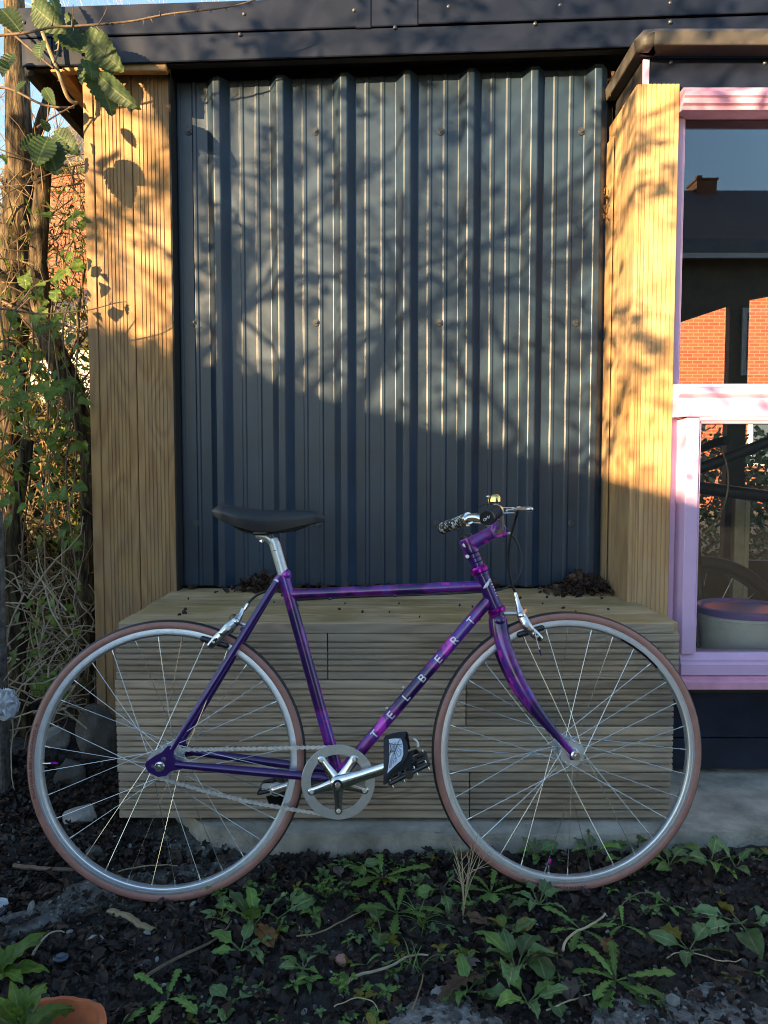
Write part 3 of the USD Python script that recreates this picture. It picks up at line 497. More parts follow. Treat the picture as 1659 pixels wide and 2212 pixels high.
# headset, spacers, stem
obj('headset_cup', [lathe([(-0.006, 0.0001), (-0.006, 0.0205), (-0.004, 0.0225), (0.004, 0.0225), (0.0065, 0.0195), (0.010, 0.0185), (0.010, 0.0001)], HT + hax * 0.007, hax, 32)], 'anodised_magenta', bike)
obj('headset_cup', [lathe([(-0.007, 0.0001), (-0.007, 0.021), (-0.003, 0.0225), (0.003, 0.0225), (0.006, 0.019), (0.006, 0.0001)], HB - hax * 0.006, hax, 32)], 'anodised_magenta', bike)
for k in range(3): obj('spacer', ring_cyl(HT + hax * (0.0225 + k * 0.0115), hax, 0.0168, 0.0108, 28, 0.001), 'deep_purple', bike)
S0 = HT + hax * 0.052; S1 = HT + hax * 0.093; SC = np.array([0.816, 0, 0.541])
obj('stem', [lathe([(0, 0.0001), (0, 0.0175), (0.003, 0.0195), (0.012, 0.0185), (0.028, 0.0185), (0.038, 0.020), (0.0415, 0.018), (0.0415, 0.0001)], S0, hax, 28),
    chain_hull([S0 + hax * 0.021, SC - (0.012, 0, 0.008)], [0.0178, 0.0165], sub=3), lathe([(-0.022, 0.0001), (-0.022, 0.018), (-0.019, 0.0205), (0.019, 0.0205), (0.022, 0.018), (0.022, 0.0001)], SC, Y_, 28),
    hexa(0.727, 0.750, -0.012, 0.012, 0.497, 0.512, bev=0.003), hexa(0.733, 0.752, -0.011, 0.011, 0.470, 0.482, bev=0.003), hexa(0.828, 0.842, -0.015, 0.015, 0.522, 0.536, bev=0.003)], 'blotched_purple', bike, smooth=50)
obj('stem_bolt', [ring_cyl((0.735, -0.0135, 0.5045), Y_, 0.0062, 0.004, 16), ring_cyl((0.740, -0.0125, 0.476), Y_, 0.005, 0.004, 16), ball((0.845, -0.008, 0.531), 0.0042)], 'silver', bike)
obj('stem_cap', [ring_cyl(S1 + hax * 0.0035, hax, 0.0185, 0.007, 28), lathe([(0, 0.013), (0.004, 0.008), (0.004, 0.0001)], S1 + hax * 0.007, hax, 24)], 'black_plastic', bike)
# handlebar, grips, levers, bell
far_bar = [(0.816, 0.0, 0.541), (0.816, 0.035, 0.541), (0.812, 0.060, 0.548), (0.802, 0.082, 0.566), (0.786, 0.104, 0.578), (0.768, 0.126, 0.579), (0.750, 0.152, 0.573), (0.728, 0.186, 0.565), (0.703, 0.226, 0.557)]
near_bar = [(0.816, 0.0, 0.541), (0.816, -0.035, 0.541), (0.815, -0.055, 0.547), (0.811, -0.078, 0.564), (0.805, -0.100, 0.577), (0.797, -0.122, 0.580), (0.789, -0.145, 0.576), (0.776, -0.180, 0.568), (0.760, -0.218, 0.559)]
fb, nb = spline(far_bar, 40), spline(near_bar, 40)
bar = obj('handlebar', [tube(fb, 0.0112, 20), tube(nb, 0.0112, 20)], 'polished', bike, smooth=60)
def grip(path, name, mat, lab):
    p = path[-17:]; rr = 0.0155 + 0.0006 * np.cos(np.arange(49) * PI); q = spline(p, 49)
    g = obj(name, tube(q, rr, 24), mat, bike, smooth=60, label=lab)
    d = q[-1] - q[-3]; d /= np.linalg.norm(d)
    obj('end_cap', [lathe([(-0.005, 0.0165), (0.001, 0.0172), (0.004, 0.0155), (0.004, 0.0122), (0.0032, 0.0115), (0.0032, 0.0001)], q[-1], d, 28)], 'black_plastic', g)
    c = q[0]; obj('clamp_ring', [ring_cyl(c, d, 0.0168, 0.010, 26), hexa(c[0] - 0.004, c[0] + 0.004, c[1] - 0.004, c[1] + 0.004, c[2] - 0.0215, c[2] - 0.013, bev=0.001)], 'polished', g)
    return g, q, d
gf, qf, df_ = grip(fb, 'grip', 'grip_print', 'black handlebar grip with a white print, far side')
gn, qn, dn = grip(nb, 'grip', 'rubber_black', 'ribbed black handlebar grip, near side')
rib = [ring_cyl(qn[k], dn, 0.0172, 0.0032, 26, 0.0012) for k in range(6, 44, 5)]
obj('grip_rib', rib, 'rubber_black', gn)
ec = qn[-1] + dn * 0.0046; ex = np.cross(dn, [0, 0, 1.0]); ex /= np.linalg.norm(ex); ey = np.cross(ex, dn)
ex *= np.sign(ex[0]); ey *= np.sign(ey[2])
scrib = spline([(-0.005, -0.006, 0), (-0.006, -0.001, 0), (-0.002, 0.0, 0), (-0.003, -0.005, 0), (0.001, 0.001, 0), (0.003, 0.005, 0), (0.004, 0.001, 0), (0.007, 0.006, 0)], 30)
obj('cap_lettering', tube([ec + a * ex + b * ey - dn * 0.0006 for a, b, c in scrib], 0.0008, 6), 'letter_silver', gn)
lc = np.array([0.799, -0.108, 0.5795])
lv = obj('brake_lever', [ring_cyl(nb[np.argmin(np.linalg.norm(nb - lc, axis=1))], (0.25, 0.95, -0.15), 0.0145, 0.012, 22), hexa(0.808, 0.842, -0.115, -0.101, 0.586, 0.5895, bev=0.001), hexa(0.808, 0.842, -0.115, -0.101, 0.5735, 0.577, bev=0.001), hexa(0.806, 0.816, -0.115, -0.101, 0.5765, 0.5865, bev=0.001),
    chain_hull([(0.824, -0.108, 0.582), (0.836, -0.112, 0.5835), (0.845, -0.132, 0.5835)], [0.0045, 0.004, 0.0042], flat=((0, 0, 1), 0.8), sub=2), chain_hull([(0.845, -0.132, 0.5835), (0.855, -0.158, 0.581), (0.861, -0.185, 0.5785)], [0.005, 0.0078, 0.0090], flat=((0, 0, 1), 0.75), sub=2), ball((0.850, -0.118, 0.588), 0.0055, (1, 1, 0.6))], 'polished', bike, smooth=50)
obj('brake_lever', [ring_cyl((0.760, 0.137, 0.576), (-0.6, 0.8, -0.1), 0.0145, 0.010, 22), chain_hull([(0.772, 0.15, 0.568), (0.80, 0.175, 0.566), (0.822, 0.20, 0.566)], [0.004, 0.006, 0.007], flat=((0, 0, 1), 0.5), sub=2)], 'polished', bike, smooth=50)
bc = np.array([0.8005, -0.085, 0.6035])
bell = obj('bell', lathe([(0.0, 0.0118), (0.0004, 0.0130), (0.010, 0.0130), (0.0145, 0.0118), (0.018, 0.0088), (0.0198, 0.004), (0.0202, 0.0001)], bc, (0, 0, 1), 32), 'brass', bike, smooth=60)
obj('bell_mount', [ring_cyl(bc - (0, 0, 0.004), (0, 0, 1), 0.0085, 0.008, 20), ring_cyl(bc - (0, 0, 0.010), (0, 0, 1), 0.0095, 0.006, 20), hexa(0.776, 0.80, -0.089, -0.082, 0.598, 0.601, bev=0.0008), rod((0.776, -0.085, 0.600), (0.762, -0.09, 0.592), 0.0013, 6)], 'black_plastic', bell)
obj('bell_striker', [rod((0.784, -0.086, 0.600), (0.7845, -0.087, 0.612), 0.0015, 6), ball((0.7835, -0.088, 0.6165), 0.0042)], 'polished', bell)
# fork
def blade(s):
    p = spline([(0.8125, s * 0.021, 0.322), (0.826, s * 0.034, 0.238), (0.855, s * 0.042, 0.167), (0.897, s * 0.047, 0.097), (0.937, s * 0.050, 0.047), (0.964, s * 0.052, 0.015), (0.972, s * 0.052, 0.005)], 36)
    r = np.interp(np.linspace(0, 1, 36), [0, 0.25, 0.5, 0.7, 0.85, 1], [0.0195, 0.0195, 0.0172, 0.0130, 0.0090, 0.0075]); return tube(p, r, 22, flat=((0, 1, 0), 0.62))
fk = obj('fork', [blade(-1), blade(1), chain_hull([(0.8125, -0.021, 0.318), (0.8125, 0.021, 0.318)], [0.0165, 0.0165], sub=3), tube([(0.8085, 0, 0.337), (0.8135, 0, 0.316)], 0.0192, 28)] + [hexa(0.966, 0.983, s * 0.052 - 0.003, s * 0.052 + 0.003, -0.012, 0.012, bev=0.002) for s in (-1, 1)], 'blotched_purple', bike, smooth=60)
# wheels
def wheel(C, steer, rear):
    T = np.eye(4); c, s = math.cos(steer), math.sin(steer); T[:3, :3] = [[c, -s, 0], [s, c, 0], [0, 0, 1]]; T[:3, 3] = C
    mv = lambda m: move(trimesh.util.concatenate([tm(x) for x in m]) if isinstance(m, list) else m, T)
    O = (0, 0, 0); nm = 'rear_wheel' if rear else 'front_wheel'
    rim = obj(nm, mv(lathe([(-0.0098, 0.3005), (-0.0108, 0.3030), (-0.0108, 0.3085), (-0.0101, 0.3090), (-0.0108, 0.3095), (-0.0108, 0.3145), (-0.0098, 0.3160), (0.0098, 0.3160), (0.0108, 0.3145), (0.0108, 0.3030), (0.0098, 0.3005)], O, Y_, 120)), 'rim_alloy', bike, smooth=30)
    obj('rim_bed', mv(lathe([(-0.0097, 0.3004), (-0.0075, 0.2985), (-0.0045, 0.2972), (0.0045, 0.2972), (0.0075, 0.2985), (0.0097, 0.3004)], O, Y_, 120)), 'rim_inner', rim, smooth=60)
    obj('tyre_sidewall', mv([lathe([(sg * 0.0100, 0.3145), (sg * 0.0128, 0.3185), (sg * 0.0137, 0.3225), (sg * 0.0130, 0.3275), (sg * 0.0096, 0.3318)][::sg], O, Y_, 120) for sg in (-1, 1)]), 'tan_wall', rim, smooth=70)
    obj('tyre_tread', mv(lathe([(-0.0100, 0.3315), (-0.0078, 0.3338), (-0.0040, 0.3358), (0.0, 0.3364), (0.0040, 0.3358), (0.0078, 0.3338), (0.0100, 0.3315)], O, Y_, 120)), 'rubber_black', rim, smooth=70)
    fl = 0.034 if rear else 0.033; fr_ = 0.0335 if rear else 0.0305
    hub = [lathe([(-0.045, 0.0001), (-0.045, 0.010), (-fl, 0.016), (-fl + 0.006, 0.0145), (0, 0.0135), (fl - 0.006, 0.0145), (fl, 0.016), (0.045, 0.010), (0.045, 0.0001)], O, Y_, 32)]
    for sg in (-1, 1): hub.append(lathe([(sg * fl - 0.0018, 0.012), (sg * fl - 0.0018, fr_), (sg * fl + 0.0018, fr_), (sg * fl + 0.0018, 0.012)], O, Y_, 40))
    h = obj('hub', mv(hub), 'silver', rim, smooth=30)
    e = 0.079 if rear else 0.070
    obj('axle', mv([rod((0, -e, 0), (0, e, 0), 0.0048, 14)] + [q for sg in (-1, 1) for q in (lathe([(-0.0045, 0.0001), (-0.0045, 0.0100), (0.0045, 0.0100), (0.0045, 0.0001)], (0, sg * (e - 0.0075), 0), Y_, 6), ring_cyl((0, sg * (e - 0.0125), 0), Y_, 0.0115, 0.003, 24), ring_cyl((0, sg * (e - 0.024), 0), Y_, 0.009, 0.010, 20))]), 'polished', h, smooth=30)
    ph = math.radians(4 if rear else 9)
    for k in range(32):
        a = ph + k * 2 * PI / 32; side = 1 if k % 2 else -1; lead = 1 if (k // 2) % 2 else -1
        b = a + lead * math.radians(64); hr = fr_ - 0.003; yo = side * (fl + (0.0022 if (k // 4) % 2 else -0.0022))
        p0 = np.array([hr * math.cos(b), yo, hr * math.sin(b)]); p1 = np.array([0.2985 * math.cos(a), side * 0.002, 0.2985 * math.sin(a)]); d = (p1 - p0) / np.linalg.norm(p1 - p0)
        obj('spoke', mv([tube([p0, p1 - d * 0.012], 0.0009, 6), tube([p1 - d * 0.014, p1], 0.0019, 8), ball(p0 + (0, np.sign(yo) * (0.001 if abs(yo) > fl else -0.001), 0), 0.0022, sub=1)]), 'steel_spoke', rim, smooth=50)
    va = math.radians(180.5 if rear else 258.5); d = np.array([-math.cos(va), 0, -math.sin(va)]); p = -d * 0.2985
    vs = obj('valve', mv([rod(p, p + d * 0.021, 0.0026, 10), ring_cyl(p + d * 0.002, d, 0.0045, 0.003, 12)]), 'polished', rim)
    obj('valve_cap', mv([tube([p + d * 0.020, p + d * 0.031, p + d * 0.036], [0.0034, 0.0034, 0.0015], 10)]), 'anodised_magenta', vs)
    # moulded wording on the tyre wall: starts at one end and runs clockwise as seen from the viewer, tops outward
    m = meshkit.text_mesh('SCHWALBE LUGANO 2', 0.0062, 0.0004).subdivide_to_size(0.006, max_iter=5); v = np.array(m.vertices); w_ = v[:, 0].max()
    a0, a1 = (math.radians(195), math.radians(163)) if rear else (math.radians(275.5), math.radians(247))
    th = a0 + (a1 - a0) * v[:, 0] / w_; r = 0.3197 + v[:, 1]; yv = -np.interp(r, [0.3185, 0.3225, 0.3268], [0.0128, 0.0137, 0.0128]) - 0.0002 - v[:, 2]
    mm = trimesh.Trimesh(np.stack([r * np.cos(th), yv, r * np.sin(th)], 1), m.faces, process=False)
    obj('tyre_lettering', mv(mm), 'print_dark', rim, smooth=False)
    return rim
rw = wheel(np.zeros(3), 0.0, True); fw = wheel(RF, 0.054, False)
th = np.radians(np.linspace(40, 62, 14)); st = lambda r, y: np.stack([RF[0] + r * np.cos(th), y + 0.054 * r * np.cos(th), r * np.sin(th)], 1)
q_ = np.vstack([st(0.2965, -0.0060), st(0.3012, -0.0106)]); obj('rim_decal', (np.vstack([q_, q_ + [0, 0.0005, 0.0]]) - [0, 0.0006, 0], np.vstack([[k, k + 1, 15 + k, 14 + k] for k in range(13)])), 'black_plastic', fw)
# drivetrain
YC = -0.043
def cog(C, r, teeth, bore, t, y, amp=0.0024):
    a = np.linspace(0, 2 * PI, teeth * 6, endpoint=False); rr = r + amp * np.clip(np.cos(a * teeth) * 1.6, -1, 1)
    pl = Polygon(np.stack([C[0] + rr * np.cos(a), C[2] + rr * np.sin(a)], 1)) - Polygon(np.stack([C[0] + bore * np.cos(a), C[2] + bore * np.sin(a)], 1)); return prism(pl, t, (1, 0, 0), (0, 0, 1), (0, 1, 0), (0, y - t / 2, 0))
obj('sprocket', cog((0, 0, 0), 0.0325, 16, 0.012, 0.0028, YC), 'silver', bike)
ck = obj('chainring', [cog(BB, 0.0795, 40, 0.066, 0.0030, YC, 0.0024), lathe([(-0.0015, 0.0645), (-0.0015, 0.0862), (-0.0008, 0.0870), (0.0008, 0.0870), (0.0015, 0.0862), (0.0015, 0.0645)], BB + (0, -0.0495, 0), Y_, 96, closed=True)], 'ring_alloy', bike, smooth=30)
arms = []
YS = -0.054
for k, a in enumerate(np.radians([126, 54, -18, -90, 198])):
    d = np.array([math.cos(a), 0, math.sin(a)]); e = BB + (0, YS, 0)
    arms.append(chain_hull([e + d * 0.012, e + d * 0.045 + (0, 0.003, 0), e + d * 0.066 + (0, 0.004, 0)], [0.0135, 0.0095, 0.0095], flat=((0, 1, 0), 0.55), sub=2))
    obj('chainring_bolt', [ring_cyl(BB + d * 0.0655 + (0, YS - 0.0015, 0), Y_, 0.0052, 0.004, 16), ring_cyl(BB + d * 0.0655 + (0, YS - 0.0032, 0), Y_, 0.0030, 0.002, 6)], 'chain_steel', ck)
ca = np.array([math.cos(math.radians(17.5)), 0, math.sin(math.radians(17.5))]); PA = BB + ca * 0.170
crank = obj('crank', arms + [chain_hull([BB + (0, YS - 0.006, 0), BB + (0, YS - 0.010, 0) + ca * 0.05, PA + (0, -0.074, 0)], [0.0185, 0.0135, 0.0135], flat=((0, 1, 0), 0.62), sub=3)], 'polished', bike, smooth=50)
obj('crank_bolt', [lathe([(0.004, 0.0115), (-0.002, 0.0118), (-0.003, 0.0105), (-0.002, 0.007), (-0.002, 0.0001)], BB + (0, YS - 0.0185, 0), Y_, 24)], 'black_plastic', crank)
obj('crank_bolt', [ring_cyl(BB + (0, YS - 0.0215, 0), Y_, 0.0065, 0.003, 16)], 'polished', crank)
obj('crank', [chain_hull([BB + (0, 0.050, 0), BB - ca * 0.170 + (0, 0.072, 0)], [0.0155, 0.0125], flat=((0, 1, 0), 0.62), sub=2)], 'polished', bike, smooth=50)
# chain: pitch 12.7 mm round the sprocket and the ring
r1, r2 = 0.0325, 0.0800; D = BB - np.array([0, BB[1], 0]); L_ = math.hypot(D[0], D[2]); base = math.atan2(D[2], D[0]); off_ = math.acos((r1 - r2) / L_)
pt = lambda C, r, a: np.array([C[0] + r * math.cos(a), YC, C[2] + r * math.sin(a)])
aU, aL = base + off_, base - off_
path = [pt((0, 0, 0), r1, a) for a in np.linspace(aU, aU + 2 * PI - 2 * off_, 24)]
lowA, lowB = pt((0, 0, 0), r1, aL), pt(BB, r2, aL)
path += [lowA + (lowB - lowA) * t + np.array([0, 0, -0.010 * math.sin(PI * t)]) for t in np.linspace(0, 1, 40)[1:]]
path += [pt(BB, r2, a) for a in np.linspace(aL, aL + 2 * off_, 50)[1:]]
upA, upB = pt(BB, r2, aU), pt((0, 0, 0), r1, aU); path += [upA + (upB - upA) * t for t in np.linspace(0, 1, 40)[1:]]
path = np.array(path); cs = np.r_[0, np.cumsum(np.linalg.norm(np.diff(path, axis=0), axis=1))]; nl = int(round(cs[-1] / 0.0127)) // 2 * 2
pins = np.stack([np.interp(np.linspace(0, cs[-1], nl + 1), cs, path[:, k]) for k in range(3)], 1)[:-1]
chain = obj('chain', [rod(p + (0, -0.0042, 0), p + (0, 0.0042, 0), 0.0021, 7) for p in pins], 'chain_steel', bike, smooth=40)
for k in range(nl):
    a, b = pins[k], pins[(k + 1) % nl]; o = 0.0034 if k % 2 else 0.0022; m_ = []
    x = (b - a) / np.linalg.norm(b - a); z = np.cross(x, Y_)
    ol = []
    for t in np.linspace(0.75 * PI, 1.25 * PI, 4) : pass
    pr = [(-0.0040, 0.0), (-0.0028, 0.0036), (0.0, 0.0043), (0.0030, 0.0036), (0.00635, 0.0024), (0.0097, 0.0036), (0.0127, 0.0043), (0.0155, 0.0036), (0.0167, 0.0)]
    pl = Polygon(pr + [(p_[0], -p_[1]) for p_ in pr[-2:0:-1]])
    for sg in (-1, 1): m_.append(prism(pl, 0.0010, x, z, Y_, a + Y_ * (sg * o - 0.0005)))
    obj('link', m_, 'chain_steel', chain, smooth=False)
# pedals with foot straps
def pedal(C, ang, s):
    e = np.array([math.cos(ang), 0, math.sin(ang)]); u = np.cross(e, Y_) * 1.0; u = u if u[2] > 0 else -u
    P = lambda a, b, c: C + e * a + Y_ * b * s + u * c
    def bar_(a0, b0, a1, b1, w=0.005, h=0.0062):
        p, q = P(a0, b0, 0), P(a1, b1, 0); return tube([p, q], [w, w], 8, flat=(u, h / w * 0.9 if h < w else 1.0))
    m = []
    for (a0, b0, a1, b1) in ((-0.046, -0.048, 0.046, -0.048), (-0.046, 0.048, 0.046, 0.048), (-0.046, -0.048, -0.046, 0.048), (0.046, -0.048, 0.046, 0.048), (-0.046, 0.0, 0.046, 0.0), (-0.02, -0.048, -0.02, 0.048), (0.02, -0.048, 0.02, 0.048)): m.append(bar_(a0, b0, a1, b1, 0.0055))
    m.append(rod(P(0, -0.05, 0), P(0, 0.058, 0), 0.0095, 12))
    return m, P, e, u
m, P, e, u = pedal(PA + (0, -0.136, 0), math.radians(25), -1)
pd = obj('pedal', m, 'black_plastic', bike, smooth=40)
for a in (-0.044, -0.016, 0.016, 0.044):
    for b in (-0.048, 0.048): obj('pedal_pin', [rod(P(a, b, -0.011), P(a, b, 0.011), 0.0018, 6)], 'polished', pd)
def strap_at(uu, vv, o=0.0):
    """The strap: a wide band that rises off the outer edge of the pedal and arches back over it."""
    lx, ly = -0.050 + 0.004 * vv, np.interp(vv, [0, 0.25, 0.5, 0.75, 1.0], [0.052, 0.060, 0.056, 0.042, 0.020]) + o
    L0 = np.array([0.520, -0.020]) + vv * np.array([0.003, 0.0905]); w = np.interp(vv, [0, 0.15, 0.35, 0.6, 0.85, 1.0], [0.012, 0.024, 0.042, 0.054, 0.054, 0.048])
    bul = 0.006 * math.sin(PI * uu) * (1 - 0.4 * vv)
    return np.array([L0[0] + uu * w, -0.136 - ly - bul, L0[1] + uu * w * np.interp(vv, [0, 0.5, 1], [0.55, 0.25, 0.02]) + 0.004 * math.sin(PI * uu) * vv])
def sheet_grid(fn, U, V, t):
    A = np.array([[fn(a, b) for b in V] for a in U]); nu, nv = len(U), len(V)
    B = A + np.array([0, t, 0]); vv = np.vstack([A.reshape(-1, 3), B.reshape(-1, 3)]); N = nu * nv
    i, j = np.meshgrid(np.arange(nu - 1), np.arange(nv - 1), indexing='ij'); q = np.stack([i * nv + j, (i + 1) * nv + j, (i + 1) * nv + j + 1, i * nv + j + 1], -1).reshape(-1, 4)
    rimq = [[i, i + nv, N + i + nv, N + i] for i in range(0, N - nv, nv)] + [[nv - 1 + i, N + nv - 1 + i, N + nv - 1 + i + nv, nv - 1 + i + nv] for i in range(0, N - nv, nv)] + [[j, N + j, N + j + 1, j + 1] for j in range(nv - 1)] + [[N - nv + j, N - nv + j + 1, 2 * N - nv + j + 1, 2 * N - nv + j] for j in range(nv - 1)]
    return (vv, np.vstack([q, q[:, ::-1] + N, np.array(rimq)]))
# the band itself: outer face, crest, and the inner fall behind
fs = obj('foot_strap', [sheet_grid(strap_at, np.linspace(0, 1, 8), np.linspace(0, 1, 12), 0.004),
    sheet_grid(lambda a, b: (1 - b) * strap_at(a, 1.0) + b * np.array([0.545 + a * 0.040, -0.098, 0.018 + a * 0.016]) + np.array([0, 0, 0.026 * math.sin(PI * b)]), np.linspace(0, 1, 8), np.linspace(0, 1, 9), 0.003),
    sheet_grid(lambda a, b: np.array([0.535 + a * 0.045 + b * 0.026, -0.184 + b * 0.08, 0.012 + a * 0.014 - 0.012 * (1 - b) + 0.022 * math.sin(PI * b)]), np.linspace(0, 1, 4), np.linspace(0, 1, 9), 0.003)], 'webbing', bike, smooth=60)
def inset(a, b): return strap_at(0.24 + 0.56 * a, 0.26 + 0.72 * b + 0.22 * (1 - b) * abs(a) * 0.9, 0.0014)
obj('strap_panel', sheet_grid(inset, np.linspace(0, 1, 10), np.linspace(0, 1, 12), 0.001), 'strap_white', fs, smooth=60)
def on_panel(pts, r, n=14): return tube([inset(*np.clip(q[:2], 0, 1)) - (0, 0.0006, 0) for q in spline([(a, b, 0) for a, b in pts], n)], r, 5)
web = [on_panel([(0.95, 0.98), (0.55, 0.75), (0.30, 0.45)], 0.0007), on_panel([(0.0, 0.9), (0.3, 0.82), (1.0, 0.78)], 0.0006), on_panel([(0.0, 0.9), (0.1, 0.7), (0.0, 0.55)], 0.0006)]
for k in range(5): web.append(on_panel([(0.62 - 0.07 * k, 0.86 - 0.07 * k), (0.74 - 0.07 * k, 0.72 - 0.08 * k), (0.92 - 0.11 * k, 0.66 - 0.09 * k)], 0.0005)); web.append(on_panel([(0.06 + 0.10 * k, 0.88), (0.10 + 0.09 * k, 0.76 - 0.02 * k), (0.02 + 0.06 * k, 0.62 - 0.01 * k)], 0.0005))
obj('strap_print', web, 'print_dark', fs)
logo = [on_panel(q, 0.0011) for q in ([(0.12, 0.12), (0.12, 0.40), (0.30, 0.55)], [(0.24, 0.12), (0.24, 0.38), (0.36, 0.46)], [(0.40, 0.16), (0.40, 0.34), (0.52, 0.34), (0.50, 0.18)], [(0.62, 0.36), (0.78, 0.34), (0.84, 0.5), (0.72, 0.56)])]
obj('strap_logo', logo, 'strap_grey', fs)
obj('strap_buckle', [tube(spline([(0.592, -0.110, 0.060), (0.600, -0.112, 0.054), (0.602, -0.113, 0.042)], 8), 0.003, 8)], 'silver', fs)
m2, P2, e2, u2 = pedal(BB - ca * 0.170 + (0, 0.135, 0), math.radians(12), 1)
p2 = obj('pedal', m2 + [sheet_grid(lambda a, b: P2(-0.03 + a * 0.06, -0.05 + b * 0.1, -0.012 - 0.045 * math.sin(PI * b)), np.linspace(0, 1, 4), np.linspace(0, 1, 10), 0.003)], 'black_plastic', bike, smooth=40)
obj('pedal_cage', [ring_cyl(BB - ca * 0.170 + (0, 0.083, 0), Y_, 0.017, 0.008, 22), hexa(0.215, 0.282, 0.088, 0.092, -0.112, -0.088, bev=0.004)], 'silver', p2)
# brakes
def caliper(front):
    if front:
        arm = [(0.858, -0.012, 0.374), (0.863, -0.016, 0.350), (0.867, -0.024, 0.330), (0.876, -0.030, 0.308), (0.886, -0.031, 0.296)]; tip = [(0.884, -0.030, 0.298), (0.896, -0.030, 0.285), (0.908, -0.029, 0.274)]
        mir = [(0.866, 0.0, 0.345), (0.876, 0.016, 0.330), (0.884, 0.030, 0.304), (0.892, 0.030, 0.284)]; bolt = [(0.826, 0, 0.334), (0.868, 0, 0.334)]; pad0, pad1 = (0.862, -0.0195, 0.283), (0.917, -0.0195, 0.2985)
        bar0, bar1 = (0.856, -0.010, 0.385), (0.859, -0.012, 0.362)
    else:
        arm = [(0.188, -0.012, 0.358), (0.182, -0.016, 0.343), (0.172, -0.024, 0.330), (0.156, -0.030, 0.316), (0.143, -0.031, 0.304)]; tip = [(0.145, -0.030, 0.306), (0.128, -0.030, 0.290), (0.113, -0.029, 0.275)]
        mir = [(0.176, 0.0, 0.340), (0.166, 0.016, 0.330), (0.150, 0.030, 0.308), (0.124, 0.030, 0.286)]; bolt = [(0.200, 0, 0.316), (0.160, 0, 0.332)]; pad0, pad1 = (0.092, -0.0195, 0.2895), (0.148, -0.0195, 0.272)
        bar0, bar1 = (0.2005, -0.010, 0.372), (0.192, -0.012, 0.357)
    n = (0, 1, 0)
    c = obj('brake_caliper', [chain_hull(arm, [0.0048, 0.0062, 0.0115, 0.0125, 0.0105], flat=(n, 0.75), sub=2), chain_hull(tip, [0.0100, 0.0110, 0.0088], flat=(n, 0.5), sub=2), chain_hull(mir, [0.008, 0.011, 0.011, 0.009], flat=(n, 0.7), sub=2), chain_hull([arm[2], (arm[2][0] + (0.010 if front else -0.008), 0.0, arm[2][2] + 0.004), mir[1]], [0.0110, 0.0130, 0.0110], sub=2)], 'polished', bike, smooth=45)
    obj('caliper_bolt', [rod(bolt[0], bolt[1], 0.0058, 14)], 'silver', c)
    obj('pivot_bolt', [ring_cyl(np.array(arm[3]) - (0, 0.0075, 0), Y_, 0.006, 0.006, 18), ring_cyl(np.array(arm[3]) - (0, 0.0110, 0), Y_, 0.0032, 0.002, 6)], 'silver', c)
    obj('barrel_adjuster', [tube([bar0, (np.array(bar0) * 0.6 + np.array(bar1) * 0.4), bar1], [0.0042, 0.0052, 0.0042], 12)], 'polished', c)
    obj('pad_holder', [chain_hull([pad0, pad1], [0.0075, 0.0070], flat=(n, 0.75), sub=2)], 'black_plastic', c)
    obj('pad_slot', [chain_hull([np.array(tip[1]) - (0, 0.0045, 0), np.array(tip[2]) - (0, 0.0042, 0)], [0.0042, 0.0036], flat=(n, 0.25), sub=2)], 'black_void', c)
    obj('pad_bolt', [ring_cyl((np.array(tip[1]) + tip[2]) / 2 - (0, 0.0058, 0), Y_, 0.0034, 0.0025, 12)], 'polished', c)
    return c
caliper(True); caliper(False)
obj('brake_cable', [tube(spline([(0.848, -0.118, 0.580), (0.845, -0.10, 0.560), (0.838, -0.07, 0.520), (0.836, -0.045, 0.478), (0.841, -0.026, 0.428), (0.856, -0.010, 0.385)], 30), 0.0031, 10)], 'rubber_black', bike)
obj('cable_tail', [tube([(0.893, -0.037, 0.300), (0.901, -0.038, 0.262), (0.906, -0.038, 0.246)], 0.0009, 6)], 'chain_steel', bike); obj('cable_end_cap', [rod((0.9055, -0.038, 0.249), (0.909, -0.038, 0.234), 0.0022, 8)], 'deep_purple', bike)
obj('brake_cable', [tube(spline([(0.800, 0.155, 0.566), (0.83, 0.12, 0.566), (0.846, 0.07, 0.552), (0.868, 0.05, 0.523), (0.884, 0.045, 0.475), (0.877, 0.035, 0.433), (0.848, 0.02, 0.401), (0.814, 0.008, 0.391), (0.770, 0.0, 0.3878), (0.60, 0.0, 0.3838), (0.315, 0.0, 0.377)], 60), 0.0028, 8)], 'rubber_black', bike)
obj('brake_cable', [tube(spline([(0.262, 0.0, 0.404), (0.240, -0.004, 0.400), (0.216, -0.008, 0.388), (0.2005, -0.010, 0.372)], 16), 0.0031, 8)], 'rubber_black', bike)
obj('cable_guide', [ring_cyl((x_, 0, 0.3845 - 0.0235 * (0.75 - x_) / 1.0 + 0.004), (1, 0, 0), 0.0045, 0.008, 12) for x_ in (0.40, 0.56, 0.70)], 'deep_purple', bike)
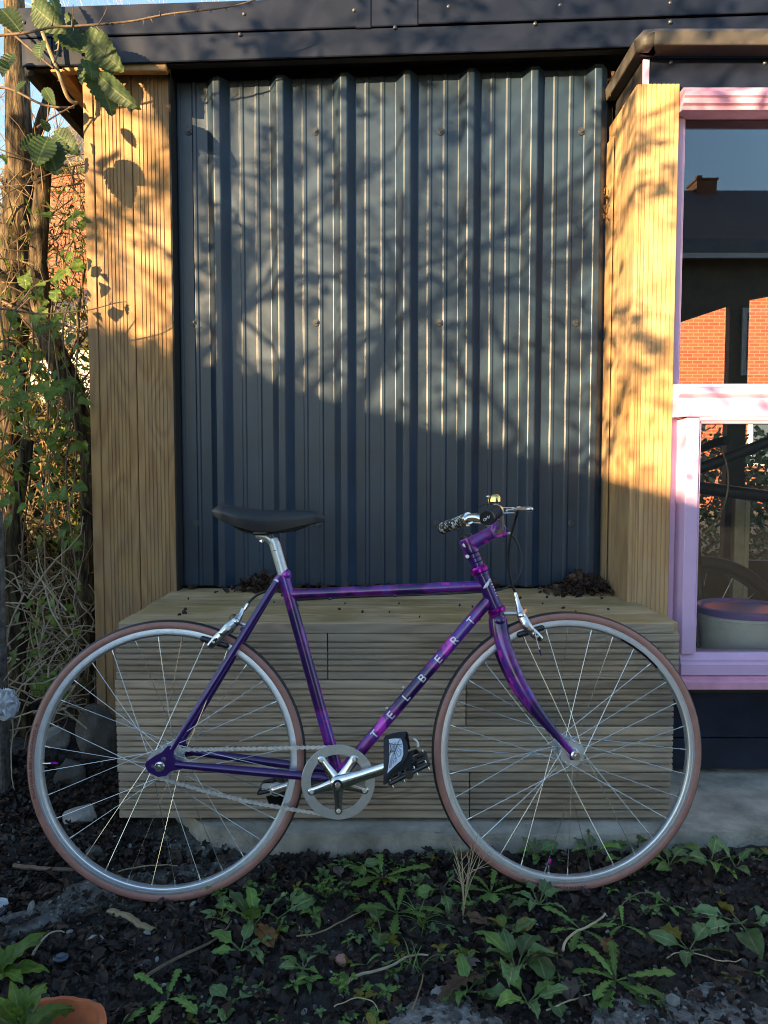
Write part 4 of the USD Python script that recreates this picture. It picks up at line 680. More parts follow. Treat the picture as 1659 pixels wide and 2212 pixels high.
# saddle and post
obj('seat_post', [tube([ST - (ST - BB) * 0.15, ST + (0.0005, 0, 0.001), (0.2655, 0, 0.516), (0.2600, 0, 0.5285)], [0.0136, 0.0136, 0.0136, 0.0125], 26), chain_hull([(0.262, 0, 0.5215), (0.246, 0, 0.5340), (0.226, 0, 0.5375)], [0.0125, 0.0095, 0.0080], sub=3)], 'silver', bike, smooth=60)
obj('saddle_bolt', [ring_cyl((0.2345, 0, 0.5245), (0.1, 0, 1), 0.0062, 0.005, 6), rod((0.2345, 0, 0.520), (0.2345, 0, 0.536), 0.003, 8)], 'polished', bike)
obj('post_mark', [rod((0.2625, -0.0132, 0.5005), (0.2705, -0.0132, 0.5005), 0.0009, 6)], 'deep_purple', bike)
ss = [0.117, 0.122, 0.135, 0.152, 0.175, 0.20, 0.23, 0.26, 0.29, 0.32, 0.35, 0.372, 0.384, 0.3895]
wd = [0.030, 0.048, 0.062, 0.069, 0.070, 0.064, 0.052, 0.042, 0.034, 0.028, 0.0235, 0.020, 0.015, 0.007]
tp = [0.6010, 0.6085, 0.6150, 0.6165, 0.6130, 0.6075, 0.6035, 0.6010, 0.6000, 0.5995, 0.5985, 0.5955, 0.5890, 0.5800]
bt = [0.5960, 0.5880, 0.5790, 0.5690, 0.5600, 0.5520, 0.5470, 0.5450, 0.5490, 0.5560, 0.5630, 0.5670, 0.5690, 0.5720]
fine = np.linspace(0.117, 0.3895, 40); W_, T_, B_ = (np.interp(fine, ss, q) for q in (wd, tp, bt))
from scipy.ndimage import gaussian_filter1d
W_, T_, B_ = (gaussian_filter1d(q, 1.2, mode='nearest') for q in (W_, T_, B_))
rows = []
for s_, w, t_, b_ in zip(fine, W_, T_, B_):
    hgt = t_ - b_; sec = [(-0.93, -hgt), (-1.0, -0.62 * hgt), (-0.985, -0.42 * hgt), (-0.86, -0.20 * hgt), (-0.6, -0.055 * hgt), (-0.25, -0.004), (0, -0.0045 if w > 0.03 else 0), (0.25, -0.004), (0.6, -0.055 * hgt), (0.86, -0.20 * hgt), (0.985, -0.42 * hgt), (1.0, -0.62 * hgt), (0.93, -hgt), (0.5, -0.55 * hgt), (0, -0.45 * hgt), (-0.5, -0.55 * hgt)]
    rows.append([(s_, a * w, t_ + b) for a, b in sec])
R_ = np.array(rows); n1, n2 = R_.shape[:2]; i, j = np.meshgrid(np.arange(n1 - 1), np.arange(n2), indexing='ij')
q = np.stack([i * n2 + j, (i + 1) * n2 + j, (i + 1) * n2 + (j + 1) % n2, i * n2 + (j + 1) % n2], -1).reshape(-1, 4); vv = R_.reshape(-1, 3)
f = np.vstack([q[:, [0, 1, 2]], q[:, [0, 2, 3]]]); c0, c1 = len(vv), len(vv) + 1; vv = np.vstack([vv, R_[0].mean(0), R_[-1].mean(0)]); js = np.arange(n2); e_ = (n1 - 1) * n2
f = np.vstack([f, np.stack([np.full(n2, c0), js, (js + 1) % n2], 1), np.stack([np.full(n2, c1), e_ + (js + 1) % n2, e_ + js], 1)])
sm = trimesh.Trimesh(vv, f, process=False); 
if sm.volume < 0: sm.invert()
sad = obj('saddle', sm, 'saddle_leather', bike, smooth=50)
obj('saddle_badge', [tube([(0.236 + 0.022 * math.cos(a), -0.0575 + 0.0 * a - 0.0009 * math.cos(a) * 9 * -1, 0.5555 + 0.0095 * math.sin(a)) for a in np.linspace(0, 2 * PI, 30)], 0.0010, 6)], 'black_plastic', sad)
obj('saddle_rail', [tube(spline([(0.165, s * 0.030, 0.568), (0.195, s * 0.024, 0.549), (0.27, s * 0.022, 0.5465), (0.33, s * 0.015, 0.556), (0.365, s * 0.004, 0.575)], 20), 0.0035, 10) for s in (-1, 1)] + [hexa(0.215, 0.25, -0.027, 0.027, 0.538, 0.549, bev=0.003)], 'black_plastic', sad)
# ================================================================ things behind the glass
bk = thing('paint_bucket', 'white paint bucket with a purple lid behind the lower window pane', 'bucket', (1.27, 2.70, 0.2))
bo = (1.27, 2.70, 0.0)
obj('body', lathe([(0.201, 0.0001), (0.201, 0.125), (0.46, 0.145), (0.462, 0.152), (0.485, 0.154), (0.487, 0.147), (0.50, 0.147)], bo, (0, 0, 1), 48), 'bucket_white', bk, smooth=40)
obj('lid', lathe([(0.497, 0.149), (0.499, 0.157), (0.520, 0.157), (0.524, 0.152), (0.521, 0.144), (0.513, 0.138), (0.513, 0.0001)], bo, (0, 0, 1), 48), 'bucket_lid', bk, smooth=40)
jar = obj('paint_tin', lathe([(0.2005, 0.0001), (0.2005, 0.05), (0.315, 0.05), (0.32, 0.054), (0.327, 0.054), (0.33, 0.048), (0.33, 0.0001)], (1.075, 2.72, 0), (0, 0, 1), 32), 'bucket_white', None, smooth=40, label='small pale paint tin left of the bucket behind the glass', cat='paint tin')
sb_ = thing('stored_bicycle', 'dark fat tyred bicycle stored inside behind the window glass', 'bicycle', tuple(at(1510, 1400, 2.95)))
wc = at(1510, 1400, 2.95)
wt = obj('wheel', lathe([(math.sin(a) * 0.024, 0.335 + 0.026 * math.cos(a)) for a in np.linspace(0, 2 * PI, 13)[:-1]], wc, (0, 1, 0), 64, closed=True), 'rubber_black', sb_, smooth=60)
obj('rim', lathe([(-0.012, 0.300), (-0.012, 0.315), (0.012, 0.315), (0.012, 0.300)], wc, (0, 1, 0), 64, closed=True), 'black_plastic', wt)
for k in range(18):
    a = k * 2 * PI / 18 + 0.1; obj('spoke', rod(wc + (0.02 * math.cos(a + 1), 0.02 * (-1) ** k, 0.02 * math.sin(a + 1)), wc + (0.301 * math.cos(a), 0, 0.301 * math.sin(a)), 0.0014, 5), 'chain_steel', wt)
h0, h1 = at(1500, 1000, 2.95), at(1680, 925, 2.9)
obj('fork', [rod(wc + (0, s * 0.06, 0), h0 + (-0.03, s * 0.05, -0.1), 0.016, 10) for s in (-1, 1)] + [rod(h0 + (-0.03, -0.05, -0.1), h0 + (-0.03, 0.05, -0.1), 0.018, 10), rod(h0 + (-0.03, 0, -0.1), h0 + (0.0, 0, 0.02), 0.022, 12)], 'black_plastic', sb_)
obj('frame', [rod(h0 + (0, 0, -0.03), h1 + (0.25, 0, 0.06), 0.021, 12), rod(h0 + (-0.015, 0, -0.09), h1 + (0.3, 0.0, -0.30), 0.024, 12)], 'black_plastic', sb_)
obj('handlebar', [tube(spline([h0 + (0.02, 0.28, 0.09), h0 + (0, 0.1, 0.06), h0 + (0.0, 0, 0.05), h0 + (0.0, -0.1, 0.06), h0 + (0.03, -0.2, 0.08)], 20), 0.016, 12)], 'black_plastic', sb_)
obj('brake_cable', tube(spline([h0 + (0.03, -0.15, 0.06), h0 + (0.06, -0.16, -0.08), h0 + (0.04, -0.1, -0.22), h0 + (-0.02, -0.03, -0.30)], 16), 0.003, 6), 'dry_stem', sb_)
pt_ = thing('timber_offcut', 'pale straight timber length standing inside behind the stored bicycle', 'timber', (1.62, 3.55, 0.2)); obj('plank', hexa(1.60, 1.645, 3.5, 3.54, 0.2, 0.90, bev=0.003), 'pale_timber', pt_); obj('plank', hexa(1.648, 1.672, 3.505, 3.53, 0.2, 0.885, bev=0.003), 'pale_timber', pt_)

# ================================================================ houses
bh = thing('brick_house', 'sunlit red brick house far behind the shed, seen past the trees and through the window', 'house', (0, 17, 0))
obj('wall', hexa(-7.6, 14, 17, 25, -0.3, 7.4), 'brick_far', bh); obj('roof', trimesh.convex.convex_hull(np.array([(-8.0, 16.6, 7.35), (14.4, 16.6, 7.35), (-8.0, 25.4, 7.35), (14.4, 25.4, 7.35), (-8.0, 21, 10.2), (14.4, 21, 10.2)])), 'slate', bh, smooth=False)
for x in (-4.0, 4.5, 8.0, 11.0):
    w = obj('window_frame', [hexa(x, x + 1.1, 16.94, 17.02, 1.0, 2.5)], 'white_render', bh); obj('pane', hexa(x + 0.08, x + 1.02, 16.925, 16.935, 1.08, 2.42), 'plastic_blue', w)
wh = thing('white_house', 'white rendered outbuilding behind the left trees', 'house', (-5.2, 10.5, 0)); obj('wall', hexa(-7.2, -3.4, 10.5, 13.5, -0.1, 2.6), 'white_render', wh); obj('roof', trimesh.convex.convex_hull(np.array([(-7.5, 10.2, 2.62), (-3.1, 10.2, 2.62), (-7.5, 13.8, 2.62), (-3.1, 13.8, 2.62), (-7.5, 12, 3.7), (-3.1, 12, 3.7)])), 'slate', wh, smooth=False)
w = obj('window_frame', hexa(-5.3, -4.3, 10.44, 10.52, 1.2, 2.2), 'white_render', wh); obj('pane', hexa(-5.2, -4.4, 10.425, 10.435, 1.3, 2.1), 'plastic_blue', w)
fn = thing('back_fence', 'dark vertical board fence low behind the left trees', 'fence', (-3.5, 6.5, 0))
for k in range(26): obj('board', hexa(-6.2 + k * 0.155, -6.06 + k * 0.155, 6.5, 6.52, -0.05, 1.5 + 0.02 * (k % 3), bev=0.003), 'dark_wood', fn)
obj('rail', hexa(-6.2, -2.2, 6.523, 6.56, 0.9, 0.98), 'dark_wood', fn)
nh = thing('reflected_house', 'dark slate roofed house with a chimney reflected in the upper window pane', 'house', (10, -13, 0))
obj('wall', hexa(2.5, 22, -19, -11.5, -0.1, 5.3), 'dark_stone', nh)
rf_ = obj('roof', trimesh.convex.convex_hull(np.array([(2.1, -11.1, 5.3), (22.4, -11.1, 5.3), (2.1, -19.4, 5.3), (22.4, -19.4, 5.3), (2.1, -15.2, 8.0), (22.4, -15.2, 8.0)])), 'slate', nh, smooth=False)
obj('chimney', [hexa(7.85, 8.35, -15.5, -14.9, 7.4, 8.15), hexa(7.82, 8.38, -15.53, -14.87, 8.153, 8.20), hexa(7.95, 8.08, -15.3, -15.15, 8.202, 8.36)], 'brick_dark', rf_); obj('gutter', hexa(2.1, 22.4, -11.09, -10.98, 5.2, 5.3), 'gutter', nh)
for x in (4.0, 7.5, 11.0): w = obj('window_frame', hexa(x, x + 1.2, -11.5, -11.44, 2.9, 4.3), 'gutter', nh); obj('pane', hexa(x + 0.1, x + 1.1, -11.438, -11.43, 3.0, 4.2), 'plastic_blue', w)
ng = thing('sloping_roof_garage', 'low garage with a sloping roof behind the viewer that shades the foreground', 'garage', (-3, -3.3, 0))
GA = lambda x: 2.49 - 0.285 * (x + 5.74)
obj('wall', hexa(-6.15, -0.2, -3.55, -3.05, -0.1, GA(-6.15) - 0.12, -0.1, GA(-0.2) - 0.12), 'dark_stone', ng); obj('roof', hexa(-6.22, 0.0, -3.6, -3.0, GA(-6.22) - 0.115, GA(-6.22), GA(0.0) - 0.115, GA(0.0)), 'slate', ng)
gw_ = thing('garden_wall', 'brick garden wall behind the viewer beside the sloping garage', 'wall', (-8, -3.3, 0)); obj('wall', hexa(-10, -6.25, -3.4, -3.18, -0.1, 1.86), 'brick_dark', gw_); obj('coping', hexa(-10.02, -6.24, -3.44, -3.14, 1.862, 1.92, bev=0.01), 'concrete', gw_)

# ================================================================ trees
def grow(rs, p, d, L, r, depth, out, spread=0.55, up=0.12, kids=3, minr=0.0016):
    n = 5; pts = [p]; q = np.array(p, float); dd = np.array(d, float)
    for _ in range(n):
        dd = dd + rs.normal(0, 0.13, 3) + [0, 0, up * 0.3]; dd /= np.linalg.norm(dd); q = q + dd * L / n; pts.append(q.copy())
    out.append(tube(pts, np.linspace(r, r * 0.62, n + 1), 8 if r > 0.02 else 5 if r > 0.006 else 4, cap=False))
    if depth == 0 or r < minr: return
    for k in range(kids):
        t = rs.uniform(0.35, 1.0) if k else 1.0; a = pts[min(n, int(t * n))]
        nd = dd + rs.normal(0, spread, 3); nd[2] += up; nd /= np.linalg.norm(nd)
        grow(rs, a, nd, L * rs.uniform(0.6, 0.85), r * (0.62 if k == 0 else rs.uniform(0.35, 0.55)), depth - 1, out, spread, up, kids, minr)
def bare_tree(name, label, base, h, r, seed, lean=(0, 0, 1), depth=5, kids=3, mat='bark_pale', spread=0.55, up=0.12, group=None, leaves=0):
    rs = np.random.default_rng(seed); t = thing(name, label, 'tree', base, group); B = np.array(base, float); d = np.array(lean, float); d /= np.linalg.norm(d)
    top = B + d * h * 0.35; pts = spline([B - (0, 0, 0.1), B + d * h * 0.12 + rs.normal(0, 0.03, 3), B + d * h * 0.24 + rs.normal(0, 0.04, 3), top], 12)
    obj('trunk', tube(pts, np.linspace(r, r * 0.75, 12), 12), mat, t); out = []
    for k in range(4):
        nd = d + rs.normal(0, spread, 3); nd[2] = abs(nd[2]) * 0.7 + up; nd /= np.linalg.norm(nd)
        grow(rs, pts[11 - k], nd, h * 0.27, r * 0.5, depth, out, spread, up, kids)
    obj('crown', out, mat, t, smooth=50, kind='stuff')
    if leaves:                                        # last year's leaves still hanging in clusters
        tips = np.vstack([np.asarray(m.vertices)[-4:].mean(0) for m in out[len(out) // 3:]]); c0 = tips[rs.integers(0, len(tips), leaves // 7)]; c = np.repeat(c0, 7, 0) + rs.normal(0, 0.045, (len(c0) * 7, 3)); d1 = rs.normal(size=(len(c), 3)); d1 /= np.linalg.norm(d1, axis=1)[:, None]; d2 = rs.normal(size=(len(c), 3)); d2 /= np.linalg.norm(d2, axis=1)[:, None]
        s_ = rs.uniform(0.02, 0.04, (len(c), 1)); V = np.stack([c + d1 * s_, c + d2 * s_ * 0.6, c - d1 * s_, c - d2 * s_ * 0.6], 1).reshape(-1, 3); obj('hanging_leaves', (V, np.arange(len(V)).reshape(-1, 4)), 'brush_green', t, smooth=False, kind='stuff')
    return t
bare_tree('bare_tree', 'bare pale birch rising beyond the left end of the shed roof', (-4.3, 7.6, 0), 6.5, 0.07, 5, depth=6)
bare_tree('bare_tree', 'second bare birch far behind the shed, tops over the roof edge', (-2.0, 9.5, 0), 7.5, 0.08, 8, depth=6)
bare_tree('bare_tree', 'bare birch at the far left edge behind the ivy trunk', (-5.4, 6.4, 0), 5.5, 0.06, 12, depth=6)
SHADE = dict(mat='bark', up=0.02, leaves=1300)
bare_tree('shade_tree', 'spreading bare garden tree behind the viewer casting branch shadows on the wall', (-5.0, -1.7, 0), 4.6, 0.07, 21, lean=(0.40, 0.05, 1), depth=6, kids=3, **SHADE)
bare_tree('shade_tree', 'smaller bare garden tree behind the viewer, nearer the shed', (-3.5, 0.1, 0), 3.9, 0.04, 33, lean=(0.45, 0.1, 1), depth=6, kids=3, **SHADE)
bare_tree('shade_tree', 'bare shrub behind the viewer with the finest twigs', (-4.2, -1.0, 0), 4.3, 0.05, 44, lean=(0.5, 0.0, 1), depth=6, kids=3, **SHADE)

def knotted(path, rad, seed, amp=0.25, sides=18, n=40):
    p = spline(path, n); r = np.interp(np.linspace(0, 1, n), np.linspace(0, 1, len(rad)), rad); m = tube(p, r, sides); v = np.array(m.vertices)
    k = np.repeat(np.arange(n), sides); c = p[k]; d = v[:n * sides] - c
    f = 1 + amp * 2 * (meshkit.fbm(np.c_[v[:n * sides, 0] * 26, v[:n * sides, 1] * 26, v[:n * sides, 2] * 9], 4, seed) - 0.5); v[:n * sides] = c + d * f[:, None]; return trimesh.Trimesh(v, m.faces, process=False)
def trunk(label, pix, Y, w, seed, extra=()):
    P = [at(u, q, Y) for u, q in pix]; P[-1][2] = min(P[-1][2], float(gz(P[-1][0], Y)) - 0.03)
    t = thing('tree', label, 'tree', tuple(P[-1])); obj('trunk', knotted(P, [x * Y / FPX for x in w], seed), 'bark', t, smooth=60)
    for k, (px_, ww, yo) in enumerate(extra): obj('limb', knotted([at(u, q, Y + yo) for u, q in px_], [x * Y / FPX for x in ww], seed + 5 + k), 'bark', t, smooth=60)
    return t
T1 = trunk('pale barked tree trunk rising out of the picture at the far left', [(8, -620), (18, -330), (28, -80), (33, 90), (40, 250), (42, 420), (34, 560), (24, 740), (14, 950), (20, 1150), (30, 1330), (38, 1620)], 3.05, [9, 14, 19, 24, 30, 34, 34, 30, 28, 28], 3, [([(40, 420), (75, 300), (118, 170), (150, 60)], [13, 11, 9, 7], 0.1)])
rs_ = np.random.default_rng(4); out = []
for q in ((12, -500), (18, -330), (24, -180), (8, -600)): grow(rs_, at(*q, 3.05), np.array([rs_.normal(0, 0.5), rs_.normal(0, 0.5) + 0.3, 0.8]), 0.8, 0.016, 4, out)
obj('crown', out, 'bark', T1, smooth=50, kind='stuff')
T2 = trunk('leaning dark barked tree limb beside the left timber corner', [(92, 330), (88, 470), (84, 600), (108, 735), (150, 830), (182, 920), (198, 1010), (196, 1120), (188, 1300), (182, 1620)], 2.85, [16, 18, 22, 24, 20, 20, 19, 18, 20], 7, [([(-30, 590), (30, 640), (80, 690), (112, 745)], [26, 26, 24, 20], 0.05), ([(130, 850), (170, 740), (215, 700)], [9, 6, 4], 0.25)])
T3 = trunk('short dark mossy trunk standing behind the concrete post', [(60, 950), (40, 1060), (22, 1180), (26, 1330), (34, 1620)], 2.72, [13, 17, 19, 20, 24], 11)

# ---------------------------------------------------------------- leaves
def leaf_mesh(L, W, kind, seed, droop=0.3, fold=0.25, curl=0.0):
    rs = np.random.default_rng(seed)
    n = {'dock': 11, 'dandelion': 15, 'ivy': 9, 'bramble': 35, 'round': 8, 'grass': 7}[kind]; t = np.linspace(0, 1, n)
    if kind == 'dock': w = np.sin(PI * np.clip(t, 0, 1) ** 0.80) ** 0.75 * (1 - 0.15 * t); w[0] = 0.10; w[1] = max(0.12, w[1] * 0.5)
    elif kind == 'dandelion': w = (0.18 + 0.82 * t ** 0.9) * np.where(np.arange(n) % 2 == 0, 1.0, 0.55); w[-1] = 0.0; w[-2] = 0.55; w[:3] = [0.10, 0.10, 0.16]; w[-3] = 0.95
    elif kind == 'ivy': w = np.array([0.10, 0.75, 1.0, 0.62, 0.70, 0.55, 0.38, 0.2, 0.0])
    elif kind == 'bramble': w = np.sin(PI * t ** 0.78) ** 0.8 * np.where(np.arange(n) % 2 == 0, 1.0, 0.89); w[-1] = 0
    elif kind == 'grass': w = (1 - t) ** 0.6
    else: w = np.sin(PI * np.clip(t * 0.97 + 0.02, 0, 1)) ** 0.55; w[0] = 0.1
    w = w * W / 2
    wob = rs.normal(0, 0.09, (n, 2)) * (kind in ('dock', 'round', 'ivy')) + 1
    V, U = [], []
    ang = droop * t ** 1.5; x = np.cumsum(np.r_[0, np.cos((ang[1:] + ang[:-1]) / 2)]) * L / (n - 1); z = -np.cumsum(np.r_[0, np.sin((ang[1:] + ang[:-1]) / 2)]) * L / (n - 1)
    for k in range(n):
        back = {'dandelion': -0.05 * L * (k % 2 == 0) * (0 < k < n - 2), 'ivy': -0.10 * L * (k in (1, 2))}.get(kind, 0)
        for c in (-1.0, -0.5, 0, 0.5, 1.0):
            ww = w[k] * (wob[k, 0] if c < 0 else wob[k, 1]); edge = 0.16 * W * rs.normal() * (abs(c) > 0) * abs(c) * (kind in ('dock', 'round'))
            V.append((x[k] + back * abs(c), c * ww, z[k] + abs(c * w[k]) * fold - curl * (c * w[k]) ** 2 / (W + 1e-6) * 4 + edge * 0.6 + (0.03 * W * math.sin(2 * PI * (9 * t[k] - 1.7 * abs(c))) * (0.3 + abs(c)) if kind == 'bramble' else 0.0))); U.append((t[k], 0.5 + 0.5 * c))
    q = [[k * 5 + c, (k + 1) * 5 + c, (k + 1) * 5 + c + 1, k * 5 + c + 1] for k in range(n - 1) for c in range(4)]
    return np.array(V), np.array(q), np.array(U)
def place(V, O, az, el, roll=0.0):
    x = np.array([math.cos(el) * math.cos(az), math.cos(el) * math.sin(az), math.sin(el)]); y0 = np.array([-math.sin(az), math.cos(az), 0]); z0 = np.cross(x, y0)
    y = math.cos(roll) * y0 + math.sin(roll) * z0; z = np.cross(x, y); return np.array(O) + V @ np.stack([x, y, z])
def leaf(parent, O, az, el, L, W, kind, mat, seed, droop=0.4, fold=0.25, roll=0.0, name='leaf', curl=0.0, tri=True, **kw):
    V, q, U = leaf_mesh(L, W, kind, seed, droop, fold, curl); return obj(name, (place(V, O, az, el, roll), q), mat, parent, uv=U, **kw)

# ---------------------------------------------------------------- weeds: (kind, picture position of the root, size in m, leaves, label)
WEEDS = [
 ('dock_up', 545, 2010, 0.15, 4, 'tall broad leaved dock just right of the rear tyre bottom'),
 ('dock_flat', 600, 1990, 0.14, 3, 'broad leaf weed lying flat right of the tall dock'),
 ('dock', 520, 2060, 0.10, 4, 'small dock below the tall dock on the left'),
 ('ivy', 480, 1988, 0.08, 4, 'lobed ivy like seedling left of the tall dock'),
 ('dandelion', 362, 2165, 0.14, 7, 'bright rosette weed alone on the dark soil at lower left'),
 ('small', 470, 1950, 0.07, 7, 'fine chickweed tuft under the rear tyre'),
 ('round', 500, 2175, 0.07, 3, 'mottled round leaf weed at the bottom left of centre'),
 ('dandelion', 826, 1902, 0.17, 9, 'large toothed dandelion rosette between the wheels near the slab'),
 ('dock', 775, 1880, 0.08, 4, 'small leafy weed against the slab left of the dandelion'),
 ('dandelion', 858, 1978, 0.16, 6, 'dandelion with a yellowing stalk below the big rosette'),
 ('round', 822, 2015, 0.10, 2, 'single rounded leaf left below the grass tuft'),
 ('grass', 918, 1995, 0.12, 16, 'grass tuft right of the yellowing dandelion'),
 ('grass', 892, 2095, 0.10, 14, 'sparse grass tuft across the long twig at the bottom centre'),
 ('small', 705, 1945, 0.08, 7, 'fine pale chickweed left of the middle dandelions'),
 ('dock_flat', 955, 1925, 0.13, 4, 'narrow leaved weed left of the dry pale stalk'),
 ('dandelion', 1060, 1935, 0.16, 8, 'finely cut dandelion under the left of the front tyre'),
 ('dock', 655, 2100, 0.07, 5, 'scattered small leaf weed near the brown dead leaf'),
 ('dandelion', 792, 2090, 0.08, 2, 'lone toothed leaf standing in the bottom middle'),
 ('small', 735, 2150, 0.06, 6, 'tiny round leaf weed beside the curled twig'),
 ('dock_up', 1115, 2105, 0.15, 6, 'lush dock clump at the bottom right of centre'),
 ('dock', 1140, 2175, 0.13, 5, 'low dock clump with broad leaves near the bottom edge'),
 ('dock_up', 1095, 2030, 0.11, 5, 'upright bright green dock above the lush clump'),
 ('dock', 1165, 1960, 0.11, 6, 'grey green leafy weed right below the front tyre'),
 ('dandelion', 1255, 2015, 0.14, 6, 'bright dandelion beside the pale straw'),
 ('round', 1190, 2160, 0.10, 2, 'two dark rounded leaves at the bottom by the pale shred'),
 ('dandelion', 1330, 2125, 0.165, 10, 'largest toothed dandelion rosette at the lower right'),
 ('dandelion', 1345, 2005, 0.10, 4, 'sparse toothed weed above the largest rosette'),
 ('dock', 1488, 2060, 0.14, 4, 'three leaved dock on bare soil at the lower right'),
 ('dock_flat', 1600, 2000, 0.17, 5, 'large grey green dock by the right edge'),
 ('dandelion', 1440, 1960, 0.08, 4, 'small cut leaf weed on the bare soil right of the front tyre'),
 ('dock', 1445, 1875, 0.13, 5, 'dock just outside the right of the front tyre'),
 ('dock', 1535, 1870, 0.14, 5, 'wavy leaved dock against the slab on the right'),
 ('dock_up', 1590, 1880, 0.10, 3, 'upright dull leaf weed at the right by the slab'),
 ('dock_flat', 1650, 1865, 0.12, 3, 'flat leaf weed at the right picture edge'),
 ('dock', 1155, 1850, 0.09, 4, 'rounded weed seen through the front wheel on its left'),
 ('dock', 1280, 1848, 0.11, 5, 'broad weed seen through the front wheel at its middle'),
 ('dock', 1345, 1860, 0.11, 3, 'flat broad weed seen through the front wheel on its right'),
 ('dock_up', 1375, 1835, 0.09, 3, 'upright leaf against the slab seen through the front wheel'),
 ('dock', 1195, 1930, 0.07, 4, 'small weed tucked under the front tyre bottom'),
 ('dandelion', 980, 1850, 0.08, 4, 'little dandelion left of the front tyre at the slab'),
 ('dock', 1010, 2150, 0.09, 4, 'dark low weed beside the large dead leaf'),
]
rs = np.random.default_rng(7)
for k, (kind, u, w, size, n, label) in enumerate(WEEDS):
    c = floor_at(u, w); c[2] += 0.006
    t = thing({'grass': 'grass_tuft', 'small': 'chickweed', 'dandelion': 'dandelion', 'ivy': 'ivy_seedling', 'round': 'leafy_weed'}.get(kind, 'dock_plant'), label, 'weed', tuple(c))
    a0 = rs.uniform(0, 6.28)
    n = n if kind in ('grass', 'small') or 'lone' in label or 'single' in label else int(n * 1.25)
    for j in range(n):
        az = a0 + j * 2 * PI / n + rs.normal(0, 0.25); s = size * 0.70 * rs.uniform(0.7, 1.1); sd = int(rs.integers(1e6))
        if kind == 'dandelion': leaf(t, c, az, rs.uniform(0.05, 0.55), s, s * 0.27, 'dandelion', 'leaf_dandelion', sd, droop=rs.uniform(0.4, 1.2), fold=0.3)
        elif kind in ('dock', 'dock_up', 'dock_flat'):
            el = {'dock': rs.uniform(0.25, 0.8), 'dock_up': rs.uniform(0.5, 1.1), 'dock_flat': rs.uniform(0.08, 0.3)}[kind]
            x = np.array([math.cos(el) * math.cos(az), math.cos(el) * math.sin(az), math.sin(el)]); sl = s * 0.3
            lf = leaf(t, c + x * sl, az, el - 0.1, s * 0.85, s * rs.uniform(0.36, 0.46), 'dock', 'leaf_dock' if rs.uniform() < 0.62 else ('leaf_dandelion' if rs.uniform() < 0.85 else 'leaf_yellow'), sd, droop=rs.uniform(0.2, 1.4), fold=rs.uniform(0.05, 0.45), roll=rs.normal(0, 0.4))
            obj('stalk', tube([c, c + x * sl * 1.05], 0.0016, 5), 'green_stem', lf)
        elif kind in ('round', 'ivy'):
            el = rs.uniform(0.15, 0.5); x = np.array([math.cos(el) * math.cos(az), math.cos(el) * math.sin(az), math.sin(el)])
            lf = leaf(t, c + x * s * 0.4, az, el, s * 0.8, s * 0.65, 'round' if kind == 'round' else 'ivy', 'leaf_dock', sd, droop=0.5, fold=0.15); obj('stalk', tube([c, c + x * s * 0.42], 0.0014, 5), 'green_stem', lf)
        elif kind == 'grass': leaf(t, c + (rs.normal(0, 0.012), rs.normal(0, 0.012), -0.004), az, rs.uniform(0.5, 1.2), s, 0.004, 'grass', 'leaf_dandelion', sd, droop=rs.uniform(0.6, 1.6), fold=0.2, name='blade')
        else:
            h = np.array([rs.normal(0, 0.02), rs.normal(0, 0.02), s * 0.7]); st_ = obj('stem', tube([c, c + h * 0.5 + rs.normal(0, 0.003, 3), c + h], [0.001, 0.0009, 0.0007], 5), 'green_stem', t)
            for b in range(4): leaf(st_, c + h * (0.45 + 0.18 * b), rs.uniform(0, 6.28), rs.uniform(0, 0.6), 0.016, 0.010, 'round', 'leaf_dandelion', sd + b, droop=0.3)
ds = floor_at(1000, 1985); t = thing('dry_stalk_plant', 'pale dry branching dead stalk standing left of the front tyre', 'plant', tuple(ds))
for j in range(7):
    e_ = at(965 + 16 * j + rs.normal(0, 6), 1800 + rs.normal(0, 25) + abs(j - 3) * 14, ds[1] + rs.normal(0, 0.03)); p = spline([ds, ds + (e_ - ds) * 0.35 + (0.006 * (3 - j) * 0.6, 0, 0.01), e_], 8); s_ = obj('stalk', tube(p, np.linspace(0.0016, 0.0007, 8), 5), 'dry_stem', t)
    for b in range(3): a = p[3 + b]; obj('side_stem', tube([a, a + (rs.normal(0, 0.02), rs.normal(0, 0.015), rs.uniform(0.015, 0.045))], [0.0009, 0.0005], 4), 'dry_stem', s_)
for (u, w, mat, L, az, lab) in [(590, 2010 + 50, 'leaf_brown', 0.085, 2.2, 'orange brown dead leaf beside the small docks at lower left'), (1230, 2070 + 110, 'leaf_grey', 0.07, 1.3, 'pale torn shred of dead leaf at the bottom right of centre'), (985, 2160, 'leaf_grey', 0.11, 1.2, 'large grey oak leaf at the bottom centre'), (940, 2180, 'leaf_dead', 0.12, 0.7, 'big dark curled dead leaf left of the grey oak leaf'), (985, 1865, 'leaf_brown', 0.06, 0.2, 'pale brown dead leaf behind the dry stalk'), (1060, 2010, 'leaf_dead', 0.07, 2.8, 'purple brown dead leaf right of the dry stalk base'), (735, 1905, 'leaf_grey', 0.05, 1.9, 'small grey dead leaf in front of the slab'), (1320, 2060 + 20, 'leaf_brown', 0.06, 1.5, 'browned leaf tip standing in the largest rosette')]:
    c = floor_at(u, w); c[2] += 0.014; obj('dead_leaf', (place(leaf_mesh(L, L * 0.55, 'dandelion' if 'oak' in lab else 'dock', int(u), 0.5, 0.3)[0], c, az, 0.25), leaf_mesh(L, L * 0.55, 'dandelion' if 'oak' in lab else 'dock', int(u))[1]), mat, None, uv=leaf_mesh(L, L * 0.55, 'dandelion' if 'oak' in lab else 'dock', int(u))[2], label=lab, cat='dead leaf')

